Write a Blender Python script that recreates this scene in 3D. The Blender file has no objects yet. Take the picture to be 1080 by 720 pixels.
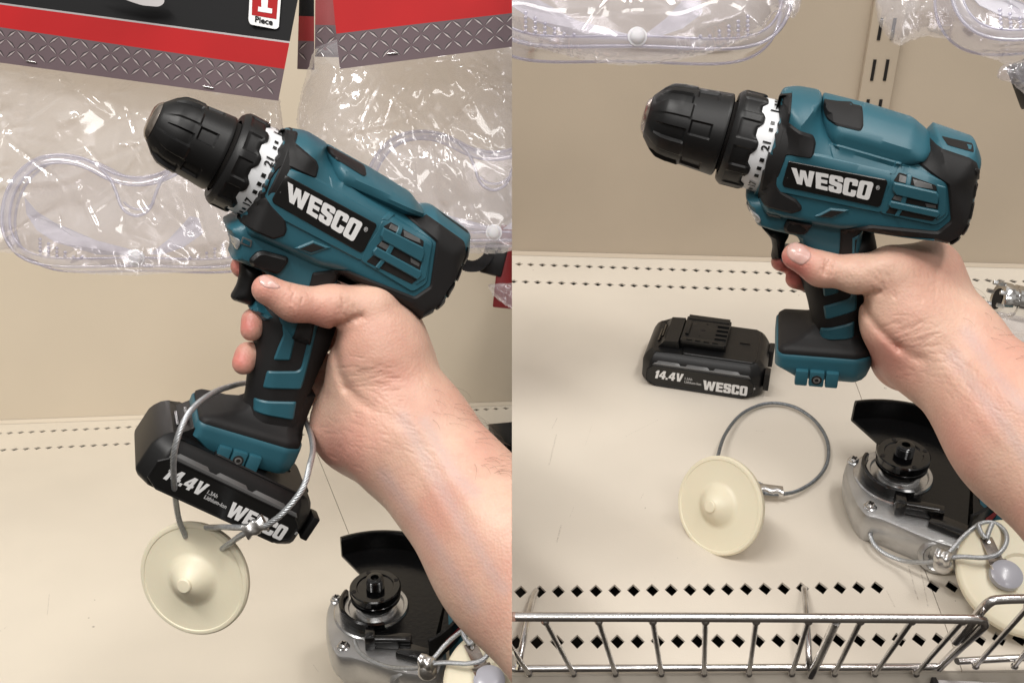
import bpy, bmesh, math, random
import numpy as np
from mathutils import Vector, Matrix
from mathutils.geometry import delaunay_2d_cdt
from mathutils.bvhtree import BVHTree

scene = bpy.context.scene
C = scene.collection
rad = math.radians

# ------------------------------------------------------------------ camera
F = 1100.0                      # focal length in photo pixels (photo 1080 x 720)
TH = rad(29)                    # camera pitch below the horizon
CAM_Z = 0.48
FW = np.array([0, math.cos(TH), -math.sin(TH)])
UP = np.array([0, math.sin(TH), math.cos(TH)])
RT = np.array([1.0, 0, 0])
CAM = np.array([0, 0, CAM_Z])
cd = bpy.data.cameras.new('camera'); cam = bpy.data.objects.new('camera', cd); C.objects.link(cam)
cam.location = CAM; cam.rotation_euler = (math.pi/2 - TH, 0, 0)
cd.sensor_width = 36; cd.lens = 36*F/1080; cd.clip_start = 0.01; cd.clip_end = 60
scene.camera = cam

# ------------------------------------------------------------------ light: shop ceiling
w = bpy.data.worlds.new('World'); scene.world = w; w.use_nodes = True
nt = w.node_tree; nt.nodes.clear()
wo = nt.nodes.new('ShaderNodeOutputWorld'); bg = nt.nodes.new('ShaderNodeBackground')
tc = nt.nodes.new('ShaderNodeTexCoord'); sp = nt.nodes.new('ShaderNodeSeparateXYZ')
rp = nt.nodes.new('ShaderNodeValToRGB'); nz = nt.nodes.new('ShaderNodeTexNoise'); mx = nt.nodes.new('ShaderNodeMix')
mx.data_type = 'RGBA'; mx.blend_type = 'MULTIPLY'; mx.inputs[0].default_value = 0.75
nt.links.new(tc.outputs['Generated'], sp.inputs[0])
mr = nt.nodes.new('ShaderNodeMapRange'); mr.inputs[1].default_value = -1; mr.inputs[2].default_value = 1
nt.links.new(sp.outputs['Z'], mr.inputs[0]); nt.links.new(mr.outputs[0], rp.inputs[0])
e = rp.color_ramp.elements
e[0].position = 0.0; e[0].color = (0.10, 0.085, 0.07, 1)
e[1].position = 1.0; e[1].color = (0.85, 0.83, 0.80, 1)
k = e.new(0.48); k.color = (0.16, 0.14, 0.12, 1)
k = e.new(0.60); k.color = (0.45, 0.42, 0.38, 1)
nz.inputs['Scale'].default_value = 3.5; nz.inputs['Detail'].default_value = 2
nt.links.new(tc.outputs['Generated'], nz.inputs['Vector'])
rp2 = nt.nodes.new('ShaderNodeValToRGB'); rp2.color_ramp.elements[0].position = .42; rp2.color_ramp.elements[1].position = .55
rp2.color_ramp.elements[0].color = (.25, .22, .2, 1)
nt.links.new(nz.outputs['Fac'], rp2.inputs[0])
nt.links.new(rp.outputs[0], mx.inputs['A']); nt.links.new(rp2.outputs[0], mx.inputs['B'])
nt.links.new(mx.outputs['Result'], bg.inputs[0]); bg.inputs[1].default_value = 0.66
nt.links.new(bg.outputs[0], wo.inputs[0])

def area(name, loc, aim, sx, sy, power, col):
    l = bpy.data.lights.new(name, 'AREA'); l.shape = 'RECTANGLE'; l.size = sx; l.size_y = sy
    l.energy = power; l.color = col
    o = bpy.data.objects.new(name, l); C.objects.link(o); o.location = loc
    o.rotation_euler = (Vector(aim) - Vector(loc)).to_track_quat('-Z', 'Y').to_euler()
    return o
area('ceiling_tube_light', (-0.75, 0.05, 2.1), (-0.2, 0.6, 0.1), 1.3, 0.25, 26, (1.0, 0.975, 0.94))
area('ceiling_tube_light', (0.75, 0.25, 2.0), (0.35, 0.45, 0.1), 1.3, 0.25, 15, (1.0, 0.975, 0.94))
area('ceiling_tube_light', (0.1, -1.2, 1.9), (0.0, 0.6, 0.1), 1.6, 0.3, 12, (1.0, 0.97, 0.94))

vs = scene.view_settings
vs.view_transform = 'Standard'; vs.look = 'None'; vs.exposure = 0.30; vs.gamma = 1
scene.render.engine = 'CYCLES'
scene.cycles.transparent_max_bounces = 24
scene.cycles.max_bounces = 10

# ------------------------------------------------------------------ helpers
def P(px, py, d):
    """point of the place seen at photo pixel px,py, d metres in front of the lens"""
    return CAM + d*(FW + RT*(px-540)/F + UP*(360-py)/F)

def rotm(y, p, r):
    return np.array((Matrix.Rotation(rad(y), 3, 'Z') @ Matrix.Rotation(rad(p), 3, 'Y') @ Matrix.Rotation(rad(r), 3, 'X')))

class Frame:
    """local frame: x = along, y = away from the viewer, z = up"""
    def __init__(s, o, R): s.o = np.array(o, float); s.R = np.array(R, float)
    def un(s, pts, y):
        """photo pixels -> local (x,z) on the local plane y"""
        pts = np.atleast_2d(np.array(pts, float)); out = []
        o = s.R.T @ (CAM - s.o)
        for q in pts:
            v = s.R.T @ (FW + RT*(q[0]-540)/F + UP*(360-q[1])/F)
            t = (y - o[1])/v[1]; p = o + v*t; out.append((p[0], p[2]))
        return np.array(out)
    def mat(s):
        m = Matrix([list(s.R[i]) + [s.o[i]] for i in range(3)] + [[0, 0, 0, 1]]); return m

def srgb(r, g, b):
    f = lambda c: ((c/255+0.055)/1.055)**2.4 if c > 10 else c/255/12.92
    return (f(r), f(g), f(b), 1)

def set_in(b, name, v):
    if name in b.inputs: b.inputs[name].default_value = v

def mat(name, col, rough=0.5, metal=0.0, bump=0.0, bscale=400, var=0.0, vscale=20, spec=0.5, coat=0.0, sss=0.0,
        col2=None, rvar=0.0, detail=3, bdist=0.0005):
    m = bpy.data.materials.new(name); m.use_nodes = True
    n = m.node_tree.nodes; L = m.node_tree.links; b = n['Principled BSDF']
    if len(col) == 3: col = (*col, 1)
    set_in(b, 'Base Color', col); set_in(b, 'Roughness', rough); set_in(b, 'Metallic', metal)
    set_in(b, 'Specular IOR Level', spec); set_in(b, 'Coat Weight', coat); set_in(b, 'Coat Roughness', 0.1)
    t = n.new('ShaderNodeTexCoord')
    if sss:
        set_in(b, 'Subsurface Weight', sss); set_in(b, 'Subsurface Radius', (1.0, 0.35, 0.2)); set_in(b, 'Subsurface Scale', 0.006)
    if var or col2:
        z = n.new('ShaderNodeTexNoise'); z.inputs['Scale'].default_value = vscale; z.inputs['Detail'].default_value = detail
        L.new(t.outputs['Object'], z.inputs['Vector'])
        mm = n.new('ShaderNodeMix'); mm.data_type = 'RGBA'
        c2 = col2 or tuple(c*(1-var) for c in col[:3])
        mm.inputs['A'].default_value = col; mm.inputs['B'].default_value = (*c2[:3], 1)
        r = n.new('ShaderNodeMapRange'); r.inputs[1].default_value = .35; r.inputs[2].default_value = .65
        L.new(z.outputs['Fac'], r.inputs[0]); L.new(r.outputs[0], mm.inputs['Factor']); L.new(mm.outputs['Result'], b.inputs['Base Color'])
        if rvar:
            r2 = n.new('ShaderNodeMapRange'); r2.inputs[3].default_value = rough-rvar; r2.inputs[4].default_value = rough+rvar
            L.new(z.outputs['Fac'], r2.inputs[0]); L.new(r2.outputs[0], b.inputs['Roughness'])
    if bump:
        z = n.new('ShaderNodeTexNoise'); z.inputs['Scale'].default_value = bscale; z.inputs['Detail'].default_value = 4
        L.new(t.outputs['Object'], z.inputs['Vector'])
        bp = n.new('ShaderNodeBump'); bp.inputs['Strength'].default_value = bump; bp.inputs['Distance'].default_value = bdist
        L.new(z.outputs['Fac'], bp.inputs['Height']); L.new(bp.outputs[0], b.inputs['Normal'])
    return m

def film(name, tint=(1, 1, 1), refl=0.5, haze=0.05, rough=0.08, hazecol=(.9, .9, .92), fac_min=0.05, gcol=(1, 1, 1)):
    """thin clear plastic: see-through, with sheen and a little milkiness"""
    m = bpy.data.materials.new(name); m.use_nodes = True
    n = m.node_tree.nodes; L = m.node_tree.links; n.clear()
    o = n.new('ShaderNodeOutputMaterial'); tr = n.new('ShaderNodeBsdfTransparent'); tr.inputs[0].default_value = (*tint, 1)
    gl = n.new('ShaderNodeBsdfGlossy'); gl.inputs['Roughness'].default_value = rough; gl.inputs[0].default_value = (*gcol, 1)
    df = n.new('ShaderNodeBsdfDiffuse'); df.inputs[0].default_value = (*hazecol, 1)
    lw = n.new('ShaderNodeLayerWeight'); lw.inputs[0].default_value = 0.35
    mr = n.new('ShaderNodeMapRange'); mr.inputs[3].default_value = fac_min; mr.inputs[4].default_value = refl
    L.new(lw.outputs['Facing'], mr.inputs[0])
    m1 = n.new('ShaderNodeMixShader'); m1.inputs[0].default_value = haze
    L.new(tr.outputs[0], m1.inputs[1]); L.new(df.outputs[0], m1.inputs[2])
    m2 = n.new('ShaderNodeMixShader'); L.new(mr.outputs[0], m2.inputs[0])
    L.new(m1.outputs[0], m2.inputs[1]); L.new(gl.outputs[0], m2.inputs[2]); L.new(m2.outputs[0], o.inputs[0])
    return m

BAY = None                      # 'left' or 'right': the two shelf bays end at the plane x = 0
bay_objs = []
def link(o, parent=None):
    C.objects.link(o)
    if parent is not None: o.parent = parent
    if o.type == 'MESH': bay_objs.append((o, BAY))
    return o

def mk(name, verts, faces, m, parent=None, smooth=35, mats=None, fmat=None):
    me = bpy.data.meshes.new(name)
    me.from_pydata([tuple(map(float, v)) for v in verts], [], [tuple(map(int, f)) for f in faces]); me.update()
    for mm in (mats or [m]): me.materials.append(mm)
    if fmat is not None:
        for p_, k_ in zip(me.polygons, fmat): p_.material_index = k_
    if smooth is not None:
        me.shade_smooth(); me.set_sharp_from_angle(angle=rad(smooth))
    o = bpy.data.objects.new(name, me); return link(o, parent)

def tag(o, label, cat, group=None):
    o['label'] = label; o['category'] = cat
    if group: o['group'] = group
    return o
def struct(o): o['kind'] = 'structure'; return o
def empty(name, M, label, cat, group=None):
    o = bpy.data.objects.new(name, None); C.objects.link(o); o.empty_display_size = .02
    o.matrix_world = M; return tag(o, label, cat, group)

class MB:
    """collects shapes into one mesh"""
    def __init__(s): s.v = []; s.f = []; s.m = []
    def add(s, v, f, m=0):
        n = len(s.v); s.v += [tuple(q) for q in v]; s.f += [tuple(i+n for i in q) for q in f]; s.m += [m]*len(f)
    def tube(s, pts, r, n=10, closed=False, m=0, caps=True):
        pts = [np.array(p, float) for p in pts]; N = len(pts)
        rs = r if hasattr(r, '__len__') else [r]*N
        T = []
        for i in range(N):
            a = pts[(i-1) % N] if (closed or i > 0) else pts[i]; b = pts[(i+1) % N] if (closed or i < N-1) else pts[i]
            t = b-a; T.append(t/(np.linalg.norm(t)+1e-12))
        ref = np.array([0, 0, 1.0]) if abs(T[0][2]) < .9 else np.array([1.0, 0, 0])
        nrm = ref - T[0]*(ref@T[0]); nrm /= np.linalg.norm(nrm); V = []; 
        for i in range(N):
            nrm = nrm - T[i]*(nrm@T[i]); nrm /= (np.linalg.norm(nrm)+1e-12); bn = np.cross(T[i], nrm)
            for k in range(n):
                a = 2*math.pi*k/n; V.append(pts[i] + rs[i]*(math.cos(a)*nrm + math.sin(a)*bn))
        Fc = []
        for i in range(N if closed else N-1):
            j = (i+1) % N
            for k in range(n): Fc.append((i*n+k, i*n+(k+1) % n, j*n+(k+1) % n, j*n+k))
        if not closed and caps: Fc.append(tuple(range(n))[::-1]); Fc.append(tuple((N-1)*n+k for k in range(n)))
        s.add(V, Fc, m)
    def box(s, c, h, R=np.eye(3), m=0, bev=0):
        c = np.array(c, float); h = np.array(h, float)
        if bev <= 0:
            V = [c + R@(h*np.array(q)) for q in [(-1,-1,-1),(1,-1,-1),(1,1,-1),(-1,1,-1),(-1,-1,1),(1,-1,1),(1,1,1),(-1,1,1)]]
            s.add(V, [(3,2,1,0),(4,5,6,7),(0,1,5,4),(1,2,6,5),(2,3,7,6),(3,0,4,7)], m); return
        bm = bmesh.new(); bmesh.ops.create_cube(bm, size=2)
        for v in bm.verts: v.co = Vector(h*np.array(v.co))
        bmesh.ops.bevel(bm, geom=bm.edges[:], offset=bev, segments=2, affect='EDGES', profile=.6)
        bm.verts.index_update()
        s.add([c + R@np.array(v.co) for v in bm.verts], [[v.index for v in f.verts] for f in bm.faces], m); bm.free()
    def lathe(s, prof, o=(0,0,0), ax=(1,0,0), n=64, m=0, mod=None, caps=True):
        """prof: list of (distance along axis, radius); mod(t,angle,r)->r"""
        ax = np.array(ax, float); ax /= np.linalg.norm(ax)
        ref = np.array([0,0,1.0]) if abs(ax[2]) < .9 else np.array([0,1.0,0])
        u = ref-ax*(ref@ax); u /= np.linalg.norm(u); v = np.cross(ax, u); o = np.array(o, float); V = []
        for (t, r) in prof:
            for k in range(n):
                a = 2*math.pi*k/n; rr = mod(t, a, r) if mod else r
                V.append(o+ax*t+rr*(math.cos(a)*u+math.sin(a)*v))
        Fc = []
        for i in range(len(prof)-1):
            for k in range(n): Fc.append((i*n+k, (i+1)*n+k, (i+1)*n+(k+1) % n, i*n+(k+1) % n))
        if caps: Fc.append(tuple(range(n))); Fc.append(tuple((len(prof)-1)*n+k for k in range(n))[::-1])
        s.add(V, Fc, m)
    def prism(s, poly, fn, z0, z1, m=0, bev=0.0):
        """poly 2-D outline, fn(x,y,z)->point"""
        poly = [tuple(p) for p in poly]; n = len(poly)
        if bev > 0:
            ins = inset(np.array(poly), bev)
            rings = [(poly, z0), (poly, z1-(bev if z1 > z0 else -bev)), (ins, z1)]
        else: rings = [(poly, z0), (poly, z1)]
        V = [fn(x, y, z) for ring, z in rings for x, y in ring]; Fc = []
        for r in range(len(rings)-1):
            for k in range(n): Fc.append((r*n+k, r*n+(k+1) % n, (r+1)*n+(k+1) % n, (r+1)*n+k))
        Fc.append(tuple(range(n))[::-1]); Fc.append(tuple((len(rings)-1)*n+k for k in range(n)))
        s.add(V, Fc, m)
    def build(s, name, m, parent=None, smooth=35, mats=None):
        o = mk(name, s.v, s.f, m, parent, smooth, mats, s.m if mats else None)
        bm = bmesh.new(); bm.from_mesh(o.data); bmesh.ops.recalc_face_normals(bm, faces=bm.faces); bm.to_mesh(o.data); bm.free()
        if smooth is not None: o.data.set_sharp_from_angle(angle=rad(smooth))
        return o

def orient(p):
    p = np.array(p, float); x, y = p[:, 0], p[:, 1]
    return p if np.sum(x*np.roll(y, -1)-np.roll(x, -1)*y) > 0 else p[::-1]
def inset(p, b):
    """move each corner of an outline inwards by b (works for either turning sense)"""
    p = np.array(p, float); s = 1 if np.sum(p[:,0]*np.roll(p[:,1],-1)-np.roll(p[:,0],-1)*p[:,1]) > 0 else -1
    e1 = p-np.roll(p, 1, 0); e2 = np.roll(p, -1, 0)-p
    n1 = np.stack([-e1[:,1], e1[:,0]], 1)*s; n2 = np.stack([-e2[:,1], e2[:,0]], 1)*s
    n1 /= np.linalg.norm(n1, axis=1)[:,None]+1e-12; n2 /= np.linalg.norm(n2, axis=1)[:,None]+1e-12
    nn = n1+n2; l2 = (nn**2).sum(1)[:,None]; return p + nn*(2*b/np.maximum(l2, 1.0))
def dens(p, step):
    p = np.array(p, float); out = []
    for i in range(len(p)):
        a, b = p[i], p[(i+1) % len(p)]; n = max(1, int(math.ceil(np.linalg.norm(b-a)/step)))
        for k in range(n): out.append(a+(b-a)*k/n)
    return np.array(out)
def rnd(p, it=2, q=.25, keep=None):
    """corner cutting"""
    p = np.array(p, float)
    for _ in range(it):
        o = []
        for i in range(len(p)):
            a, b = p[i], p[(i+1) % len(p)]; o += [a+(b-a)*q, a+(b-a)*(1-q)]
        p = np.array(o)
    return p
def soft(p, r):
    """round each corner of an outline by about r"""
    p = np.array(p, float); out = []
    for i in range(len(p)):
        a, b, c = p[i-1], p[i], p[(i+1) % len(p)]
        la, lc = np.linalg.norm(a-b), np.linalg.norm(c-b); q = min(r, la*.45, lc*.45)
        s, e_ = b+(a-b)/la*q, b+(c-b)/lc*q
        for t in (0, .33, .67, 1): out.append((1-t)**2*s+2*t*(1-t)*b+t*t*e_)
    return np.array(out)
def dist_poly(pts, poly):
    pts = np.array(pts, float); d = np.full(len(pts), 1e9)
    for i in range(len(poly)):
        a, b = poly[i], poly[(i+1) % len(poly)]; ab = b-a; L2 = ab@ab+1e-18
        t = np.clip(((pts-a)@ab)/L2, 0, 1); q = a+t[:,None]*ab; d = np.minimum(d, np.hypot(*(pts-q).T))
    return d
def inside(pts, poly):
    pts = np.array(pts, float); c = np.zeros(len(pts), bool)
    for i in range(len(poly)):
        a, b = poly[i], poly[(i+1) % len(poly)]
        cond = ((a[1] > pts[:,1]) != (b[1] > pts[:,1]))
        with np.errstate(divide='ignore', invalid='ignore'):
            x = (b[0]-a[0])*(pts[:,1]-a[1])/(b[1]-a[1])+a[0]
        c ^= cond & (pts[:,0] < x)
    return c
def tri(bound, pts):
    """triangles of an outline with extra points inside"""
    n = len(bound); V = [Vector(map(float, q)) for q in bound]+[Vector(map(float, q)) for q in pts]
    r = delaunay_2d_cdt(V, [(i, (i+1) % n) for i in range(n)], [list(range(n))], 1, 1e-7)
    return np.array([tuple(v) for v in r[0]]), [tuple(f) for f in r[2]]
def grid_in(poly, step, margin):
    lo, hi = poly.min(0), poly.max(0); xs = np.arange(lo[0]+step*.37, hi[0], step); zs = np.arange(lo[1]+step*.31, hi[1], step)
    g = np.array([(x+(step/2 if j % 2 else 0), z) for j, z in enumerate(zs) for x in xs])
    if not len(g): return np.zeros((0, 2))
    g = g[inside(g, poly)]
    return g[dist_poly(g, poly) > margin] if len(g) else g

class Inflated:
    """a pillow-sided solid: outline in (x,z), half width grows from the edge"""
    def __init__(s, poly, W, R, edge=0.0, yc=0.0, p=2.0, Rf=None):
        s.poly = orient(dens(poly, .0012)); s.W = W; s.R = R; s.Rf = Rf; s.edge = edge; s.yc = yc; s.p = p
    def h(s, q):
        d = dist_poly(q, s.poly); i = inside(q, s.poly); R_ = s.R if s.Rf is None else s.Rf(np.asarray(q)); t = 1-np.clip(d/R_, 0, 1)
        hh = s.edge+(s.W-s.edge)*np.maximum(0, 1-t**s.p)**(1/s.p); return np.where(i, hh, 0)
    def mesh(s, mb, step=.0022, m=0):
        b = s.poly; pts = [grid_in(b, step, step*.5)]
        for off in (.0003, .0009, .002):
            r = inset(b, off); r = r[inside(r, b)]; r = r[dist_poly(r, b) > off*.85]; pts.append(r)
        V2, Fc = tri(b, np.vstack(pts)); n = len(V2); hh = s.h(V2)
        onb = dist_poly(V2, b) < 1e-6; hh[onb] = s.edge
        near = [(x, s.yc-y, z) for (x, z), y in zip(V2, hh)]; far = [(x, s.yc+y, z) for (x, z), y in zip(V2, hh)]
        faces = list(Fc)+[tuple(i+n for i in f[::-1]) for f in Fc]
        cnt = {}
        for f in Fc:
            for k in range(len(f)):
                e_ = (f[k], f[(k+1) % len(f)]); cnt[e_] = 1
        for (i, j) in cnt:
            if (j, i) not in cnt: faces.append((j, i, i+n, j+n))
        mb.add(near+far, faces, m)

def overlay(mb, poly, H, top, bev=.0006, sink=.002, step=.0022, m=0, mirror=False, ybase=0.0):
    """raised panel lying on the near side of a host whose half width is H(points)"""
    b = orient(dens(poly, .0012)); ins = inset(b, bev)
    ok = inside(ins, b)
    ins = np.where(ok[:, None], ins, b)
    g = grid_in(ins, step, step*.45); V2, Fc = tri(ins, g); n = len(V2); nb = len(b)
    hI = H(V2); hB = H(b)
    hB = np.where(hB < 1e-5, hI.max()*.3, hB)
    sg = -1
    V = [(x, ybase+sg*(y+top), z) for (x, z), y in zip(V2, hI)]
    V += [(x, ybase+sg*(y+top-bev), z) for (x, z), y in zip(b, hB)]
    V += [(x, ybase+sg*(y-sink), z) for (x, z), y in zip(b, hB)]
    # match inset boundary points (first nb input verts kept in order by the triangulation)
    faces = list(Fc)
    if np.allclose(V2[:nb], ins, atol=1e-6):
        for k in range(nb):
            j = (k+1) % nb; faces.append((k, n+k, n+j, j)); faces.append((n+k, n+nb+k, n+nb+j, n+j))
    else:
        idx = [int(np.argmin(((V2-q)**2).sum(1))) for q in ins]
        for k in range(nb):
            j = (k+1) % nb
            if idx[k] != idx[j]: faces.append((idx[k], n+k, n+j, idx[j]))
            else: faces.append((idx[k], n+k, n+j))
            faces.append((n+k, n+nb+k, n+nb+j, n+j))
    mb.add(V, faces, m)

# ------------------------------------------------------------------ lettering
def chamf(o, i=None): return o
GLY = {
 '1': (.46, [[(.04,.62),(.04,.78),(.22,1),(.42,1),(.42,0),(.14,0),(.14,.70)]]),
 '4': (.72, [[(0,.22),(0,.42),(.32,1),(.36,1),(.36,.68),(.22,.42),(.36,.42),(.36,.22)], [(.36,0),(.62,0),(.62,.22),(.72,.22),(.72,.42),(.62,.42),(.62,1),(.36,1)]]),
 '.': (.22, [[(0,0),(0,.24),(.22,.24),(.22,0)]]),
 'V': (.80, [[(0,1),(.28,1),(.40,.34),(.52,1),(.80,1),(.56,0),(.24,0)]]),
 'W': (1.25, [[(0,1),(.29,1),(.385,.42),(.48,.95),(.77,.95),(.865,.42),(.96,1),(1.25,1),(1.03,0),(.74,0),(.625,.52),(.51,0),(.22,0)]]),
 'E': (.68, [[(0,0),(0,1),(.68,1),(.68,.77),(.29,.77),(.29,.62),(.64,.62),(.64,.4),(.29,.4),(.29,.23),(.68,.23),(.68,0)]]),
 'S': (.74, [[(0,.10),(.04,.03),(.12,0),(.6,0),(.70,.04),(.74,.12),(.74,.50),(.70,.57),(.62,.61),(.34,.66),(.29,.69),(.29,.77),(.32,.80),(.42,.80),(.45,.77),(.45,.68),(.74,.68),(.74,.88),(.70,.96),(.6,1),(.12,1),(.04,.97),(0,.88),(0,.52),(.04,.46),(.1,.43),(.40,.37),(.45,.34),(.45,.23),(.42,.20),(.32,.20),(.29,.23),(.29,.34),(0,.34)]]),
 'C': (.74, [[(.12,0),(.6,0),(.70,.04),(.74,.12),(.74,.38),(.45,.38),(.45,.24),(.42,.20),(.32,.20),(.29,.24),(.29,.76),(.32,.80),(.42,.80),(.45,.76),(.45,.62),(.74,.62),(.74,.88),(.70,.96),(.6,1),(.12,1),(.04,.96),(0,.88),(0,.12),(.04,.04)]]),
 'O': (.74, [[(.12,0),(.37,0),(.37,.20),(.32,.20),(.29,.24),(.29,.76),(.32,.80),(.37,.80),(.37,1),(.12,1),(.04,.96),(0,.88),(0,.12),(.04,.04)],
             [(.37,0),(.62,0),(.70,.04),(.74,.12),(.74,.88),(.70,.96),(.62,1),(.37,1),(.37,.80),(.42,.80),(.45,.76),(.45,.24),(.42,.20),(.37,.20)]]),
}
def word_polys(s, gap=.055, slant=0.0):
    x = 0; out = []
    for ch in s:
        wd, ps = GLY[ch]
        for p in ps: out.append(np.array([(x+a+slant*b, b) for a, b in p]))
        x += wd+gap
    return out, x-gap
def text_mesh(s, bold=0.02):
    cu = bpy.data.curves.new('t', 'FONT'); cu.body = s; cu.size = 1; cu.offset = bold; cu.resolution_u = 3
    ob = bpy.data.objects.new('t', cu); C.objects.link(ob)
    dg = bpy.context.evaluated_depsgraph_get(); me = bpy.data.meshes.new_from_object(ob.evaluated_get(dg))
    V = np.array([v.co[:2] for v in me.vertices]); Fc = [tuple(p.vertices) for p in me.polygons]
    bpy.data.objects.remove(ob); bpy.data.curves.remove(cu); bpy.data.meshes.remove(me)
    lo, hi = V.min(0), V.max(0); return (V-lo)/(hi[1]-lo[1]), Fc, (hi[0]-lo[0])/(hi[1]-lo[1])
def put_word(mb, quad, s, fn, gap=.055, thick=0, m=0):
    """block capitals stretched over a four-cornered area BL,BR,TR,TL; fn(list of 2-D points)->3-D points"""
    ps, W = word_polys(s, gap); q = [np.array(c, float) for c in quad]
    for p in ps:
        d = dens(p, .12); u = d[:,0]/W; v = d[:,1]
        pt = [q[0]*(1-a)*(1-b)+q[1]*a*(1-b)+q[2]*a*b+q[3]*(1-a)*b for a, b in zip(u, v)]
        V2, Fc = tri(np.array(pt), np.zeros((0, 2))); mb.add(fn(V2), Fc, m)
def put_text(mb, quad, s, fn, bold=.02, m=0):
    V, Fc, W = text_mesh(s, bold); q = [np.array(c, float) for c in quad]; u = V[:,0]/W; v = V[:,1]
    pt = [q[0]*(1-a)*(1-b)+q[1]*a*(1-b)+q[2]*a*b+q[3]*(1-a)*b for a, b in zip(u, v)]
    mb.add(fn(np.array(pt)), Fc, m)

# ------------------------------------------------------------------ soft bodies (signed distance -> one continuous surface)
def surface_nets(val, org, h):
    s = val < 0; nx, ny, nz_ = val.shape
    idx = -np.ones((nx-1, ny-1, nz_-1), int)
    acc = np.zeros((nx-1, ny-1, nz_-1, 3), np.float32); cnt = np.zeros((nx-1, ny-1, nz_-1), np.float32)
    cor = [(i, j, k) for i in (0, 1) for j in (0, 1) for k in (0, 1)]
    sl = lambda c: tuple(slice(c[a], val.shape[a]-1+c[a]) for a in range(3))
    for a in cor:
        for ax in range(3):
            if a[ax]: continue
            b = list(a); b[ax] = 1; b = tuple(b)
            va, vb = val[sl(a)], val[sl(b)]; cr = (va < 0) != (vb < 0)
            with np.errstate(divide='ignore', invalid='ignore'): t = np.where(cr, va/(va-vb), 0)
            for q in range(3):
                acc[..., q] += np.where(cr, a[q]+(t if q == ax else 0), 0)
            cnt += cr
    act = cnt > 0; idx[act] = np.arange(act.sum()); ijk = np.argwhere(act)
    V = org + h*(ijk + acc[act]/cnt[act][:, None])
    Fc = []
    for ax in range(3):
        o1, o2 = [(1, 2), (2, 0), (0, 1)][ax]
        va = s[tuple(slice(0, -1) if a == ax else slice(None) for a in range(3))]
        vb = s[tuple(slice(1, None) if a == ax else slice(None) for a in range(3))]
        for sign in (0, 1):
            cr = np.argwhere((va & ~vb) if sign == 0 else (~va & vb))
            cr = cr[(cr[:, o1] > 0) & (cr[:, o2] > 0)]
            for d in (o1, o2): cr = cr[cr[:, d] < val.shape[d]-1]
            def g(d1, d2):
                c = cr.copy(); c[:, o1] -= d1; c[:, o2] -= d2; return idx[c[:, 0], c[:, 1], c[:, 2]]
            q = np.stack([g(1, 1), g(0, 1), g(0, 0), g(1, 0)], 1)
            if sign: q = q[:, ::-1]
            Fc.append(q[(q >= 0).all(1)])
    return V, np.vstack(Fc)

class SDF:
    def __init__(s, lo, hi, h):
        s.h = h; s.lo = np.array(lo); n = [int((hi[i]-lo[i])/h)+1 for i in range(3)]
        ax = [np.float32(lo[i])+np.arange(n[i], dtype=np.float32)*np.float32(h) for i in range(3)]
        s.X, s.Y, s.Z = np.meshgrid(*ax, indexing='ij'); s.v = np.full(s.X.shape, 1.0, np.float32)
        dx, dy, dz = s.X-CAM[0], s.Y-CAM[1], s.Z-CAM[2]
        s.D = dy*FW[1]+dz*FW[2]; s.px = 540+F*dx/s.D; s.py = 360-F*(dy*UP[1]+dz*UP[2])/s.D
    def cap(s, a, b, ra, rb, k=.006, flat=1.0, fdir=None):
        a = np.array(a); b = np.array(b); ab = b-a; L2 = ab@ab+1e-12
        x, y, z = s.X-a[0], s.Y-a[1], s.Z-a[2]
        t = np.clip((x*ab[0]+y*ab[1]+z*ab[2])/L2, 0, 1)
        x = x-t*ab[0]; y = y-t*ab[1]; z = z-t*ab[2]
        if fdir is not None:
            f = np.array(fdir)/np.linalg.norm(fdir); q = x*f[0]+y*f[1]+z*f[2]; g = q*(1/flat-1); x = x+g*f[0]; y = y+g*f[1]; z = z+g*f[2]
        d = np.sqrt(x*x+y*y+z*z)-(ra+(rb-ra)*t)
        if fdir is not None: d = d*min(1, flat*1.15)
        h_ = np.clip(.5+.5*(s.v-d)/k, 0, 1); s.v = s.v*(1-h_)+d*h_-k*h_*(1-h_)
    def groove(s, pts, depth, width, dmax):
        """crease along a line seen at photo pixels, on the viewer's side only"""
        d = np.full(s.X.shape, 1e9, np.float32)
        for a, b in zip(pts[:-1], pts[1:]):
            a = np.array(a, float); b = np.array(b, float); ab = b-a; t = np.clip(((s.px-a[0])*ab[0]+(s.py-a[1])*ab[1])/(ab@ab+1e-9), 0, 1)
            d = np.minimum(d, np.hypot(s.px-a[0]-t*ab[0], s.py-a[1]-t*ab[1]))
        s.v += depth*np.exp(-(d/width)**2)*(s.D < dmax)
    def bump(s, px, py, r, amt, dmax=9):
        s.v -= amt*np.exp(-((s.px-px)**2+(s.py-py)**2)/(r*r))*(s.D < dmax)
    def mesh(s): return surface_nets(s.v, s.lo, s.h)
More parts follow.
